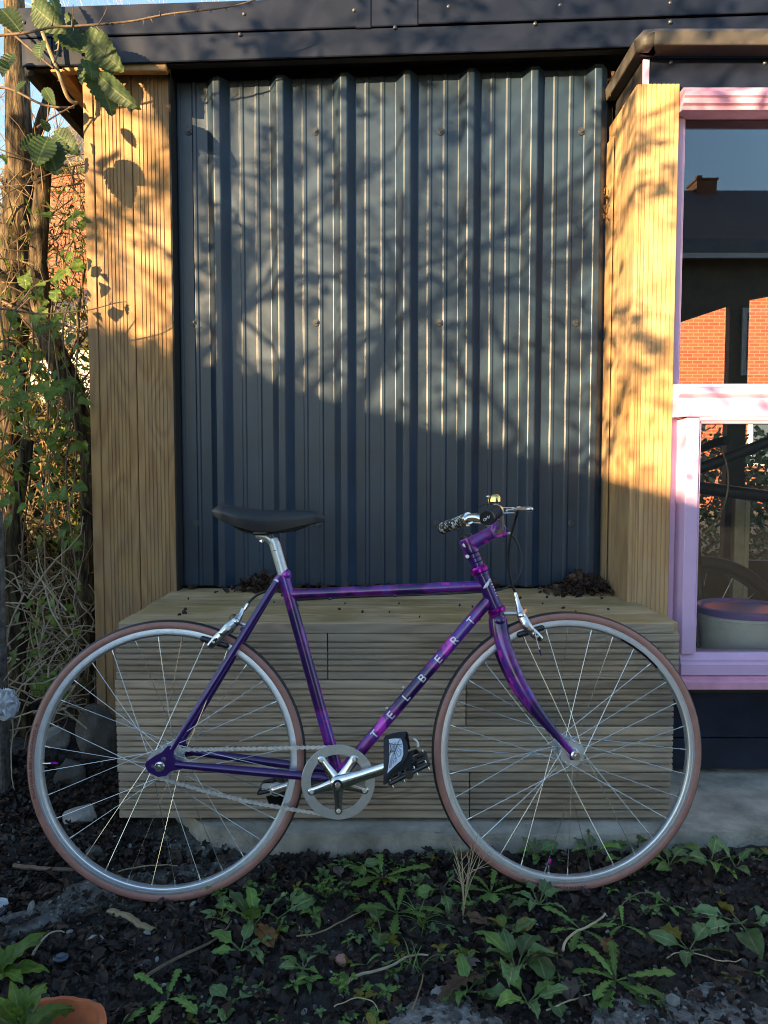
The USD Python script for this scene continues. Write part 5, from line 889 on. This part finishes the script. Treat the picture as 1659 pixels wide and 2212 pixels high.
# ---------------------------------------------------------------- leaf litter, pebbles, crumbs
def dead_leaf_proto(kind, seed, droop): V, q, U = leaf_mesh(1.0, 0.55, kind, seed, droop, 0.35); return V - [0.5, 0, 0], q, U
def scatter(name, pts, scales, eul, protos, mats, kind='stuff', label=None, cat=None):
    pi = UsdGeom.PointInstancer.Define(stage, f'/World/{name}'); targets = []
    for k, (m, mt) in enumerate(zip(protos, mats)):
        pp = f'/World/{name}/piece_{"abcdefghij"[k]}'
        if isinstance(m, tuple): usdkit.mesh(stage, pp, (m[0], m[1]), f'/World/Looks/{mt}', smooth=True, uv=m[2])
        else: mm = tm(m); usdkit.mesh(stage, pp, (mm.vertices, mm.faces), f'/World/Looks/{mt}', smooth=25)
        targets.append(Sdf.Path(pp))
    pi.CreatePrototypesRel().SetTargets(targets); n = len(pts); r_ = np.random.default_rng(n)
    from scipy.spatial.transform import Rotation
    q = Rotation.from_euler('zyx', eul).as_quat(); pi.CreateProtoIndicesAttr(Vt.IntArray.FromNumpy(r_.integers(0, len(targets), n).astype(np.int32)))
    pi.CreatePositionsAttr(Vt.Vec3fArray.FromNumpy(np.asarray(pts, np.float32))); pi.CreateScalesAttr(Vt.Vec3fArray.FromNumpy(np.repeat(np.asarray(scales, np.float32)[:, None], 3, 1)))
    pi.CreateOrientationsAttr(Vt.QuathArray([Gf.Quath(float(a[3]), float(a[0]), float(a[1]), float(a[2])) for a in q]))
    return setd(pi.GetPrim(), label, cat, None, kind)
polys = [Polygon([tuple(floor_at(*q)[:2]) for q in PP]) for PP in PATCHES] + [Polygon([tuple(floor_at(*q)[:2]) for q in GRAVEL])]
import shapely
def off_slab(P, keep, rs): 
    ok = ~((P[:, 0] > -0.40) & (P[:, 1] > 1.985)); ok &= ~((P[:, 0] > -0.73) & (P[:, 1] > 2.10))
    for pl in polys: ins = shapely.contains_xy(pl, P[:, 0], P[:, 1]); ok &= ~ins | (rs.uniform(size=len(P)) < keep)
    return P[ok]
rs = np.random.default_rng(11)
P = np.c_[rs.uniform(-2.3, 2.0, 62000), rs.uniform(0.85, 2.55, 62000)]; dens = meshkit.fbm(np.c_[P * 4, P[:, :1] * 0], 3, 2); right = np.clip((P[:, 0] - 0.35) / 0.3, 0, 1)
P = off_slab(P[rs.uniform(size=len(P)) < np.clip(dens * 1.5, 0.25, 1) * (1 - 0.5 * right)], 0.42, rs); N = len(P); pts = np.c_[P, gz(P[:, 0], P[:, 1]) - 0.004 + rs.uniform(0, 0.016, N)]
scatter('leaf_litter', pts, rs.lognormal(math.log(0.025), 0.35, N), np.c_[rs.uniform(0, 6.28, N), rs.normal(0, 0.45, N), rs.normal(0, 0.5, N)], [dead_leaf_proto('dock', 1, 0.9), dead_leaf_proto('round', 2, 1.3), dead_leaf_proto('dock', 3, -0.8), dead_leaf_proto('dandelion', 4, 0.7), dead_leaf_proto('dock', 5, 1.6)], ['litter_a', 'litter_b', 'litter_c', 'litter_d', 'litter_e'], label='dark rotting leaf litter over the soil', cat='leaf litter')
def pebble(seed): m = trimesh.creation.icosphere(1, 0.5); v = np.array(m.vertices); v *= (0.7 + 0.7 * meshkit.fbm(v * 2.2 + seed, 2, seed))[:, None] * [1.2, 0.9, 0.65]; return trimesh.Trimesh(v, m.faces, process=False)
P = np.c_[rs.uniform(-1.5, 1.6, 15000), rs.uniform(1.22, 2.5, 15000)]; inp = np.zeros(len(P), bool)
for pl in polys: inp |= shapely.contains_xy(pl, P[:, 0], P[:, 1])
P = P[(~((P[:, 0] > -0.42) & (P[:, 1] > 1.97)) & (~((P[:, 0] > -0.73) & (P[:, 1] > 2.3)))) & ((rs.uniform(size=len(P)) < 0.18) | inp)]; N = len(P)
scatter('pebbles', np.c_[P, gz(P[:, 0], P[:, 1]) + rs.uniform(-0.002, 0.008, N)], rs.lognormal(math.log(0.0058), 0.45, N), rs.uniform(0, 6.28, (N, 3)), [pebble(k) for k in range(4)], ['dark_stone', 'stone', 'old_concrete', 'dark_stone'], label='small pebbles and crumbs strewn over soil and path', cat='pebbles')
def leaf_pile(name, label, cx, cy, z, sx, sy, h, n, seed):
    rs = np.random.default_rng(seed); q = rs.normal(0, 0.5, (n, 2)); r = np.hypot(q[:, 0], q[:, 1]); zz = z + 0.006 + h * np.exp(-r * r * 2.2) * rs.uniform(0.1, 1, n)
    scatter(name, np.c_[cx + q[:, 0] * sx, np.minimum(cy + q[:, 1] * sy, 2.655), zz], rs.lognormal(math.log(0.034), 0.3, n), np.c_[rs.uniform(0, 6.28, n), rs.normal(0, 0.6, n), rs.normal(0, 0.7, n)], [dead_leaf_proto('dock', 1, 0.9), dead_leaf_proto('round', 2, 1.3), dead_leaf_proto('dock', 3, -0.8)], ['litter_b', 'litter_d', 'litter_a'], label=label, cat='leaf litter')
leaf_pile('leaf_pile', 'pile of dead leaves on the bench behind the seat tube', -0.415, 2.60, 0.595, 0.085, 0.05, 0.055, 150, 1)
leaf_pile('leaf_heap', 'heap of dead leaves in the right corner of the bench against the bay', 0.665, 2.58, 0.595, 0.105, 0.085, 0.055, 320, 2)
leaf_pile('leaf_scatter', 'thin line of dead leaves along the wall foot on the bench', 0.1, 2.64, 0.592, 0.75, 0.015, 0.01, 70, 3)
rs = np.random.default_rng(5); N = 30; scatter('bench_crumbs', np.c_[rs.uniform(-0.65, 0.7, N), rs.uniform(2.10, 2.6, N), np.full(N, 0.5935)], rs.lognormal(math.log(0.0095), 0.3, N), rs.uniform(0, 6.28, (N, 3)), [pebble(9), dead_leaf_proto('round', 8, 1.5)][:1], ['litter_a'], label='dark shrivelled berries and crumbs on the bench top', cat='debris')

def seedling(seed):
    r = np.random.default_rng(seed); V, F, U, m = [], [], [], 0
    for k in range(5):
        v, q, u = leaf_mesh(r.uniform(0.6, 1.1), r.uniform(0.3, 0.5), 'round' if seed % 2 else 'dock', seed + k, 0.7, 0.2); V.append(place(v, (0, 0, 0), k * 1.3 + r.normal(0, 0.3), r.uniform(0.1, 0.8))); F.append(q + m); U.append(u); m += len(v)
    return np.vstack(V), np.vstack(F), np.vstack(U)
P = np.c_[rs.uniform(-0.4, 1.3, 480), rs.uniform(1.25, 2.0, 480)]; P = off_slab(P[meshkit.fbm(np.c_[P * 5, P[:, :1] * 0 + 4], 3, 6) > 0.5], 0.1, rs); N = len(P)
scatter('seedlings', np.c_[P, gz(P[:, 0], P[:, 1]) + 0.006], rs.lognormal(math.log(0.02), 0.35, N), np.c_[rs.uniform(0, 6.28, N), rs.normal(0, 0.15, N), rs.normal(0, 0.15, N)], [seedling(k) for k in range(5)], ['leaf_dandelion', 'leaf_dock', 'leaf_dandelion', 'leaf_dock', 'leaf_yellow'], label='tiny green seedlings between the larger weeds', cat='seedlings')
for k, (u, w, lab) in enumerate([(1322, 165, 'rusty dead leaves caught under the roll at the left end of the bay'), (1309, 440, 'rusty dead leaves caught in the gap halfway down the bay side')]):
    t = thing('caught_leaves', lab, 'dead leaf', tuple(at(u, w, 2.62)))
    for q in range(7): leaf(t, at(u + rs.normal(0, 4), w + rs.normal(0, 16), 2.62), rs.uniform(0, 6.28), rs.normal(-0.3, 0.6), rs.uniform(0.02, 0.035), 0.014, 'dock', 'leaf_brown', 70 + q + 9 * k, droop=1.5)
# ---------------------------------------------------------------- stones, twigs and oddments
def rock(label, u, w, sx, sy, sz, seed, mat='stone', name='stone', cut=None):
    c = floor_at(u, w); m = trimesh.creation.icosphere(3, 1.0); v = np.array(m.vertices); r = np.random.default_rng(seed)
    for _ in range(9): d = r.normal(size=3); d /= np.linalg.norm(d); lim = r.uniform(0.55, 0.85); e = v @ d; v -= np.clip(e - lim, 0, None)[:, None] * d
    v *= (0.9 + 0.25 * meshkit.fbm(v * 2.5 + seed, 3, seed))[:, None]; v *= [sx, sy, sz]; a = r.uniform(0, 6.28); v = v @ np.array([[math.cos(a) * 0 + 1, 0, 0], [0, 1, 0], [0, 0, 1]])
    obj(name, (v + c + [0, 0, sz * 0.45], m.faces), mat, None, smooth=28, label=label, cat='stone')
rock('pale angular stone behind the bottom of the rear wheel', 178, 1775, 0.055, 0.04, 0.035, 2)
rock('small brownish stone right of the pale angular stone', 200, 1800 + 48, 0.026, 0.02, 0.018, 4, 'dark_stone')
rock('squarish mossy stone behind the rear wheel by the bench end', 150, 1690, 0.05, 0.04, 0.06, 6, 'dark_stone')
rock('large dark rock leaning at the left behind the rear wheel rim', 205, 1640, 0.075, 0.05, 0.13, 7, 'dark_stone')
rock('brown rock above the white plastic on the left', 60, 1560, 0.06, 0.05, 0.07, 8, 'dark_stone')
rock('grey rounded stone left inside the rear wheel rim', 118, 1610, 0.05, 0.05, 0.045, 9)
rock('white chalky stone at the left picture edge', 2, 1965, 0.02, 0.02, 0.02, 12, 'white_plastic')
rock('pale crumbly stone on the dark soil lower left', 205, 2035, 0.02, 0.015, 0.012, 13)
rock('grey stone by the bottom picture edge left of the path', 955, 2145 + 10, 0.022, 0.016, 0.013, 14)
rock('small blue grey stone at the lower right soil', 1455, 2165, 0.014, 0.012, 0.012, 15)
rock('rusty red chip on the slab at the right picture edge', 1655, 1790, 0.016, 0.012, 0.008, 16, 'terracotta')
rock('pinkish stone among leaves left of centre', 738, 2080, 0.015, 0.012, 0.012, 17, 'tan_wall')
def twig(label, pix, r0, r1, mat='twig', seed=0, dz=0.012, name='twig'):
    p = [floor_at(*q) + [0, 0, dz + (0.006 if 0 < k < len(pix) - 1 else 0)] for k, q in enumerate(pix)]; n = 6 * len(p); s = spline(p, n); s += (meshkit.fbm(s * 40 + seed, 2, seed)[:, None] - 0.5) * 0.006
    obj(name, tube(s, np.linspace(r0, r1, n), 7), mat, None, label=label, cat='twig')
twig('long forked brown twig slanting right below the tall dock', [(310, 2125), (370, 2095), (440, 2060), (500, 2000)], 0.004, 0.0022)
twig('grey bent twig lying across the bottom centre', [(745, 2140), (770, 2125), (830, 2110), (880, 2085), (925, 2075)], 0.0035, 0.002, 'bark_pale', 3)
twig('pale straw stalk right of the lush docks', [(1215, 2085), (1228, 2060), (1262, 2038), (1306, 2003)], 0.0028, 0.0022, 'dry_stem', 4, 0.03)
twig('pale peeled stick on the dark soil lower left', [(68, 2078), (90, 2050), (115, 2030), (140, 2025)], 0.003, 0.0015, 'bark_pale', 5)
twig('grey root running left from the rear tyre', [(30, 1880), (80, 1890), (130, 1893), (175, 1888)], 0.006, 0.005, 'twig', 6)
twig('thin pale twig behind the rear wheel bottom', [(255, 1893), (310, 1885), (385, 1880)], 0.002, 0.0012, 'bark_pale', 7)
twig('short pale twig by the bottom edge right of centre', [(1180, 2195), (1240, 2178), (1275, 2160)], 0.0018, 0.0012, 'dry_stem', 8)
twig('orange stem piece standing at the bottom centre', [(890, 2195), (905, 2160), (912, 2120)], 0.0018, 0.0012, 'cane', 9)
twig('curled white root loop left of the grey twig', [(720, 2190), (760, 2178), (800, 2185), (818, 2200)], 0.0012, 0.001, 'dry_stem', 10)
twig('thin white stem on the right soil under the three leaved dock', [(1440, 2082), (1480, 2075), (1540, 2090), (1600, 2085)], 0.0014, 0.001, 'dry_stem', 11)
twig('curved twig on the bare soil right of the front tyre', [(1340, 1975), (1370, 1950), (1410, 1945), (1440, 1958)], 0.0018, 0.0012, 'twig', 12)
twig('dark decaying bark chip on the soil below the rear wheel', [(235, 1975), (270, 1990), (300, 2005), (335, 2015)], 0.009, 0.007, 'leaf_brown_wood' if False else 'cane', 13, 0.006)
twig('orange brown stem lying by the seedlings in the middle', [(640, 2035), (690, 2030), (760, 1995), (815, 1965)], 0.002, 0.0012, 'cane', 14)
c = floor_at(132, 2082); obj('plastic_cap', [ring_cyl(c + [0, 0, 0.014], (0, 0, 1), 0.015, 0.004, 28), ring_cyl(c + [0, 0, 0.018], (0, 0, 1), 0.008, 0.005, 20)], 'plastic_blue', None, label='round blue grey plastic cap on the soil lower left', cat='cap')
cpos = at(14, 1522, 2.2); r_ = np.random.default_rng(6); q = r_.normal(size=(70, 3)); q /= np.linalg.norm(q, axis=1)[:, None]; hull = trimesh.convex.convex_hull(q); hull = hull.subdivide(); v = np.array(hull.vertices); v *= (r_.uniform(0.62, 1.08, len(v)))[:, None] * [0.040, 0.028, 0.052]; obj('crumpled_bag', (v + cpos, hull.faces), 'white_plastic', None, smooth=False, label='crumpled white plastic bag at the left edge', cat='bag')
cp = thing('concrete_post', 'grey concrete post at the far left picture edge', 'post', (-1.2, 2.35, 0)); px1 = at(14, 1300, 2.35)[0]
obj('post', hexa(px1 - 0.12, px1, 2.30, 2.35, -0.1, at(10, 1104, 2.3)[2], bev=0.006), 'old_concrete', cp); 
pot = thing('flower_pot', 'terracotta pot with a broken rim at the bottom left corner', 'flower pot', (-0.568, 1.185, -0.01)); pc = np.array([-0.568, 1.185, -0.01])
nn = 60; a = np.arange(nn) * 2 * PI / nn; rim = 0.105 + 0.012 * np.clip(np.sin(a * 1 + 2.2), -1, 1) + 0.02 * (meshkit.fbm(np.c_[np.cos(a) * 2.5, np.sin(a) * 2.5, a * 0], 4, 4) - 0.5)
R0 = [(0.075, 0 * a), (0.09, 0.05 + 0 * a), (0.104, rim - 0.026), (0.1125, rim - 0.024), (0.1145, rim - 0.003), (0.112, rim), (0.104, rim), (0.102, rim - 0.005), (0.088, 0.05 + 0 * a), (0.02, 0.045 + 0 * a)]
vv = np.concatenate([np.stack([pc[0] + r * np.cos(a), pc[1] + r * np.sin(a), pc[2] + z], 1) for r, z in R0]); i, j = np.meshgrid(np.arange(len(R0) - 1), np.arange(nn), indexing='ij'); q = np.stack([i * nn + j, i * nn + (j + 1) % nn, (i + 1) * nn + (j + 1) % nn, (i + 1) * nn + j], -1).reshape(-1, 4)
obj('pot', (vv, q), 'terracotta', pot, smooth=40); obj('compost', ring_cyl(pc + [0, 0, 0.052], (0, 0, 1), 0.088, 0.02, 24), 'soil', pot)
pp = thing('potted_plant', 'bright green leafy plant growing in the terracotta pot', 'plant', tuple(pc + [0, 0, 0.06])); rs = np.random.default_rng(9)
for k in range(18):
    ring = k // 6; leaf(pp, pc + [-0.012, -0.01, 0.11 + 0.02 * ring], k * 2.4 + rs.normal(0, 0.2), [0.25, 0.6, 1.0][ring], [0.105, 0.085, 0.06][ring], [0.040, 0.032, 0.022][ring], 'dock', 'leaf_ivy', k, droop=[0.9, 0.8, 0.5][ring], fold=0.3)
obj('stem', tube([pc + [-0.02, 0, 0.05], pc + [-0.03, -0.01, 0.14]], 0.004, 8), 'green_stem', pp)
lp = thing('leafy_plant', 'large smooth leaves at the left edge above the pot', 'plant', tuple(floor_at(5, 2130)))
for k, (az, el, L) in enumerate([(0.3, 0.9, 0.10), (-0.6, 0.5, 0.09), (0.9, 0.7, 0.11), (2.4, 0.8, 0.09), (0.1, 0.3, 0.10)]): leaf(lp, floor_at(0, 2125) + [0, 0, 0.02], az, el, L, L * 0.42, 'dock', 'leaf_ivy', 50 + k, droop=0.8)

# ---------------------------------------------------------------- bramble in front of the roof corner, ivy, bare stems
br = thing('bramble', 'thorny bramble cane with big serrated leaves hanging before the roof corner', 'bramble', tuple(at(60, 20, 2.46)))
YB = 2.46
def cane(name, pix, r0, r1, Ys, mat, parent, thorns=0, seed=0):
    p = [at(u, w, y) for (u, w), y in zip(pix, np.linspace(Ys[0], Ys[1], len(pix)))]; n = 7 * len(p); s = spline(p, n); g = obj(name, tube(s, np.linspace(r0, r1, n), 9), mat, parent); rs = np.random.default_rng(seed)
    for k in range(thorns):
        q = s[int(rs.integers(2, n - 2))]; d = rs.normal(size=3); d[2] -= 0.3; d /= np.linalg.norm(d); obj('thorn', tube([q, q + d * 0.006, q + d * 0.013 - [0, 0, 0.002]], [0.0022, 0.0014, 0.0002], 5), mat, g)
    return g
cane('cane', [(62, -60), (78, 20), (98, 85), (118, 135), (138, 190), (150, 215), (166, 222)], 0.0075, 0.006, (YB, YB + 0.1), 'cane', br, 14, 1)
cane('side_stem', [(-20, 30), (30, 75), (70, 110), (115, 147)], 0.0038, 0.003, (YB, YB + 0.03), 'twig', br, 4, 2); cane('side_stem', [(-10, 190), (40, 200), (90, 225), (130, 232), (160, 232)], 0.004, 0.0035, (YB + 0.1, YB + 0.1), 'twig', br, 3, 3)
cane('side_stem', [(118, 135), (124, 115), (127, 85)], 0.003, 0.002, (YB, YB), 'cane', br, 3, 4); cane('side_stem', [(80, 275), (120, 250), (165, 225)], 0.003, 0.002, (YB + 0.05, YB + 0.1), 'twig', br, 2, 5)
def pleaf(parent, u0, w0, u1, w1, width, Y, tilt, mat='leaf_bramble', kind='bramble', seed=0, roll=0.0, droop=0.3, name='leaf'):
    """A leaf whose stalk end and tip lie where the picture shows them; tilt: how far the tip leans to the viewer."""
    a, b = at(u0, w0, Y), at(u0 + (u1 - u0) * 0.86, w0 + (w1 - w0) * 0.86, Y - tilt); d = b - a; L = np.linalg.norm(d); az = math.atan2(d[1], d[0]); el = math.asin(d[2] / L)
    V, q, U = leaf_mesh(L, L * width, kind, seed, droop, 0.2); x = d / L; nv = np.array([0.15, -0.85, 0.5]); nv = nv - x * (nv @ x); nv /= np.linalg.norm(nv); yv = np.cross(nv, x)
    yv, nv = math.cos(roll) * yv + math.sin(roll) * nv, math.cos(roll) * nv - math.sin(roll) * yv
    return obj(name, (a + V @ np.stack([x, yv, nv]), q), mat, parent, uv=U)
for k, (u0, w0, u1, w1, wd_, tl, rl) in enumerate([(70, 10, 140, 75, 0.62, 0.04, 0.9), (100, -30, 142, 50, 0.5, 0.02, -0.9), (128, 60, 182, 108, 0.72, 0.05, 0.3), (92, 88, 76, 132, 0.9, 0.02, 0.5), (182, 70, 265, 160, 0.55, 0.05, 0.8), (205, 95, 250, 165, 0.75, 0.03, -0.4), (212, 160, 300, 246, 0.36, 0.06, 1.0), (205, 150, 252, 248, 0.62, 0.06, -0.2), (195, 120, 160, 185, 0.6, 0.03, 0.6), (188, 130, 205, 170, 0.8, 0.03, -0.5), (100, 300, 122, 378, 0.82, 0.06, 0.15), (96, 300, 30, 322, 0.62, 0.04, -0.7), (104, 296, 70, 362, 0.75, 0.05, -0.2), (118, 285, 172, 335, 0.62, 0.04, 0.6), (105, 285, 88, 250, 0.8, 0.02, 0.3), (95, 190, 118, 228, 0.5, 0.03, 0.3), (2, 20, 50, 70, 0.7, 0.03, 0.2), (30, 115, -8, 165, 0.7, 0.03, 0.2), (20, 150, -12, 120, 0.8, 0.02, 0.2), (55, 175, 25, 200, 0.5, 0.02, 0.2), (140, 30, 175, 75, 0.42, 0.03, 1.0)]): pleaf(br, u0, w0, u1, w1, wd_, YB + 0.04 * (k % 3 - 1), tl, seed=k, roll=rl, droop=0.5)
tw = thing('hawthorn_twig', 'long bare thorny twig crossing in front of the fascia boards', 'twig', tuple(at(0, 75, 2.30)))
g = cane('stem', [(-30, 78), (30, 74), (80, 66), (105, 60), (150, 57), (210, 53), (290, 45), (350, 33), (420, 24), (480, 17), (560, -5)], 0.0042, 0.0020, (2.30, 2.36), 'twig', tw, 20, 6)
for k, (u, w, du, dw) in enumerate([(155, 57, 3, -48), (213, 52, 18, -36), (112, 60, 4, -28), (200, 54, 14, 14), (347, 33, -2, -8), (427, 23, 1, -8)]): obj('spur', tube(spline([at(u, w, 2.32), at(u + du * 0.6, w + dw * 0.5, 2.31), at(u + du, w + dw, 2.30)], 8), np.linspace(0.0022, 0.0010, 8), 6), 'twig', g)
tw2 = thing('bare_twig', 'thin bare twig reaching right across the left timber corner', 'twig', tuple(at(0, 685, 2.3))); cane('stem', [(-30, 668), (40, 672), (90, 678), (150, 674), (200, 668), (240, 657), (274, 652)], 0.0036, 0.0012, (2.35, 2.45), 'twig', tw2, 5, 8); cane('side_stem', [(30, 672), (55, 640), (72, 615)], 0.003, 0.0015, (2.35, 2.35), 'twig', tw2, 0, 9)
iv = thing('ivy', 'ivy with green pointed leaves climbing the left trees', 'ivy', tuple(at(90, 1000, 2.7))); rs = np.random.default_rng(17)
for k in range(7): u = rs.uniform(10, 180); obj('stem', tube(spline([at(u + rs.normal(0, 12), w, 2.72 + rs.normal(0, 0.04)) for w in (640, 760, 880, 1000, 1140, 1300)], 24), 0.0028, 6), 'cane' if k % 2 else 'twig', iv)
cl = [(40, 760, 60), (110, 830, 70), (60, 900, 70), (150, 960, 60), (90, 1010, 70), (40, 1080, 50), (130, 1120, 60), (120, 700, 50), (70, 640, 45), (150, 860, 40), (30, 840, 40), (110, 1290, 60), (170, 480, 30), (150, 560, 35), (60, 1400, 60), (120, 1480, 40)]
for k in range(290):
    u, w, s = cl[k % len(cl)]; Y = rs.uniform(2.45, 2.8); O = at(u + rs.normal(0, s * 0.55), w + rs.normal(0, s * 0.7), Y); L = rs.uniform(0.026, 0.055)
    if O[0] > -0.99: continue
    V, q, U = leaf_mesh(L, L * rs.uniform(0.45, 0.95), 'ivy' if k % 3 else 'dock', k, 0.5, 0.15); x = np.array([rs.normal(0, 0.8), -0.4 + rs.normal(0, 0.3), -0.5 + rs.normal(0, 0.5)]); x /= np.linalg.norm(x); nv = np.array([rs.normal(-0.2, 0.4), -1, 0.5]); nv -= x * (nv @ x); nv /= np.linalg.norm(nv)
    obj('leaf', (O + V @ np.stack([x, np.cross(nv, x), nv]), q), 'leaf_ivy', iv, uv=U)
rs2 = np.random.default_rng(23); N = 2700; Y = rs2.uniform(2.6, 3.9, N); Pp = np.array([at(u, w, y) for u, w, y in zip(rs2.uniform(-40, 205, N), np.where(rs2.uniform(size=N) < 0.5, rs2.normal(850, 160, N), rs2.uniform(330, 1500, N)), Y)]); Pp = Pp[(Pp[:, 0] < -1.02) & (Pp[:, 2] > 0.05)]; Pp = Pp[meshkit.fbm(Pp * 5, 2, 9) > 0.44]; N = len(Pp)
scatter('bush_leaves', Pp, rs2.lognormal(math.log(0.032), 0.3, N), np.c_[rs2.uniform(0, 6.28, N), rs2.uniform(0.2, 1.5, N), rs2.normal(0, 0.8, N)], [leaf_mesh(1.0, 0.6, 'ivy', 3, 0.5, 0.2), leaf_mesh(1.0, 0.42, 'dock', 4, 0.7, 0.2), leaf_mesh(1.0, 0.5, 'dock', 5, 0.4, 0.3)], ['leaf_ivy', 'leaf_ivy', 'leaf_yellow'], label='small yellow green leaves scattered through the undergrowth at the left', cat='foliage')
out = []
for k in range(1300):
    u0, w0 = rs.uniform(-40, 205), rs.uniform(350, 1560); Y = rs.uniform(2.75, 4.3); a = at(u0, w0, Y)
    if a[0] > -1.0 - 0.04 and Y < 2.9: continue
    d = rs.normal(0, 1, 3) * [0.55, 0.35, 0.9]; d /= np.linalg.norm(d) + 1e-9; L = rs.uniform(0.15, 0.6); pts = [a]
    for _ in range(5): d = d + rs.normal(0, 0.28, 3) + [0, 0, -0.06]; d /= np.linalg.norm(d); pts.append(pts[-1] + d * L / 5)
    pts = np.array(pts); pts[:, 0] = np.minimum(pts[:, 0], -1.0); out.append(tube(pts, np.linspace(rs.uniform(0.0016, 0.0045), 0.0010, 6), 5, cap=False))
obj('bare_undergrowth', out, 'straw_brown', None, smooth=60, kind='stuff', label='tangle of bare golden stems behind the left trees', cat='undergrowth')
out = []
for k in range(150):
    u0 = rs.uniform(-20, 205); Y = rs.uniform(2.4, 3.0); w0 = rs.uniform(1250, 1600); a = at(u0, w0, Y); a[2] = max(a[2], 0.02); a[0] = min(a[0], -1.0)
    d = np.array([rs.normal(0, 0.5), rs.normal(0, 0.3), rs.uniform(-0.2, 1)]); d /= np.linalg.norm(d); pts = [a]
    for _ in range(5): d = d + rs.normal(0, 0.25, 3); d /= np.linalg.norm(d); pts.append(pts[-1] + d * rs.uniform(0.02, 0.09))
    pts = np.array(pts); pts[:, 0] = np.minimum(pts[:, 0], -1.0); out.append(tube(pts, np.linspace(0.0032, 0.0012, 6), 5, cap=False))
obj('fallen_stems', out, 'bark_pale', None, smooth=60, kind='stuff', label='loose dead stems piled low at the left', cat='undergrowth')
# hedge and rough growth beyond the shed's back windows and behind the viewer
def hedge(name, label, x0, x1, y0, y1, h, n, seed, mat):
    rs = np.random.default_rng(seed); V, F, m = [], [], 0
    for k in range(n):
        c = np.array([rs.uniform(x0, x1), rs.uniform(y0, y1), h * rs.uniform(0, 1) ** 0.8]); c[2] *= 0.75 + 0.5 * meshkit.noise(np.array([c[0] * 1.2, c[1], seed])); d = rs.normal(0, 1, (3, 3)); d /= np.linalg.norm(d, axis=1)[:, None]; s = rs.uniform(0.015, 0.04)
        V += [c + d[0] * s, c + d[1] * s, c - d[0] * s, c - d[1] * s]; F += [[m, m + 1, m + 2, m + 3]]; m += 4
    t = thing(name, label, 'hedge', ((x0 + x1) / 2, y0, 0)); obj('foliage', (np.array(V), np.array(F)), mat, t, smooth=False, kind='stuff'); obj('stem', [rod((x, (y0 + y1) / 2, -0.1), (x + 0.05, (y0 + y1) / 2, h * 0.7), 0.02, 6) for x in np.linspace(x0 + 0.3, x1 - 0.3, 5)], 'bark', t)
hedge('hedge', 'sunlit scrubby hedge beyond the back windows of the shed', 1.0, 6.0, 7.0, 8.2, 1.35, 16000, 3, 'brush_green'); hedge('hedge', 'low scrub behind the left trees', -6.0, -1.5, 5.0, 6.0, 1.1, 12000, 5, 'brush_green')
hedge('hedge', 'dark evergreen mass low behind the ivy clad trunks', -3.2, -1.25, 3.5, 4.3, 1.25, 9000, 8, 'dark_foliage')
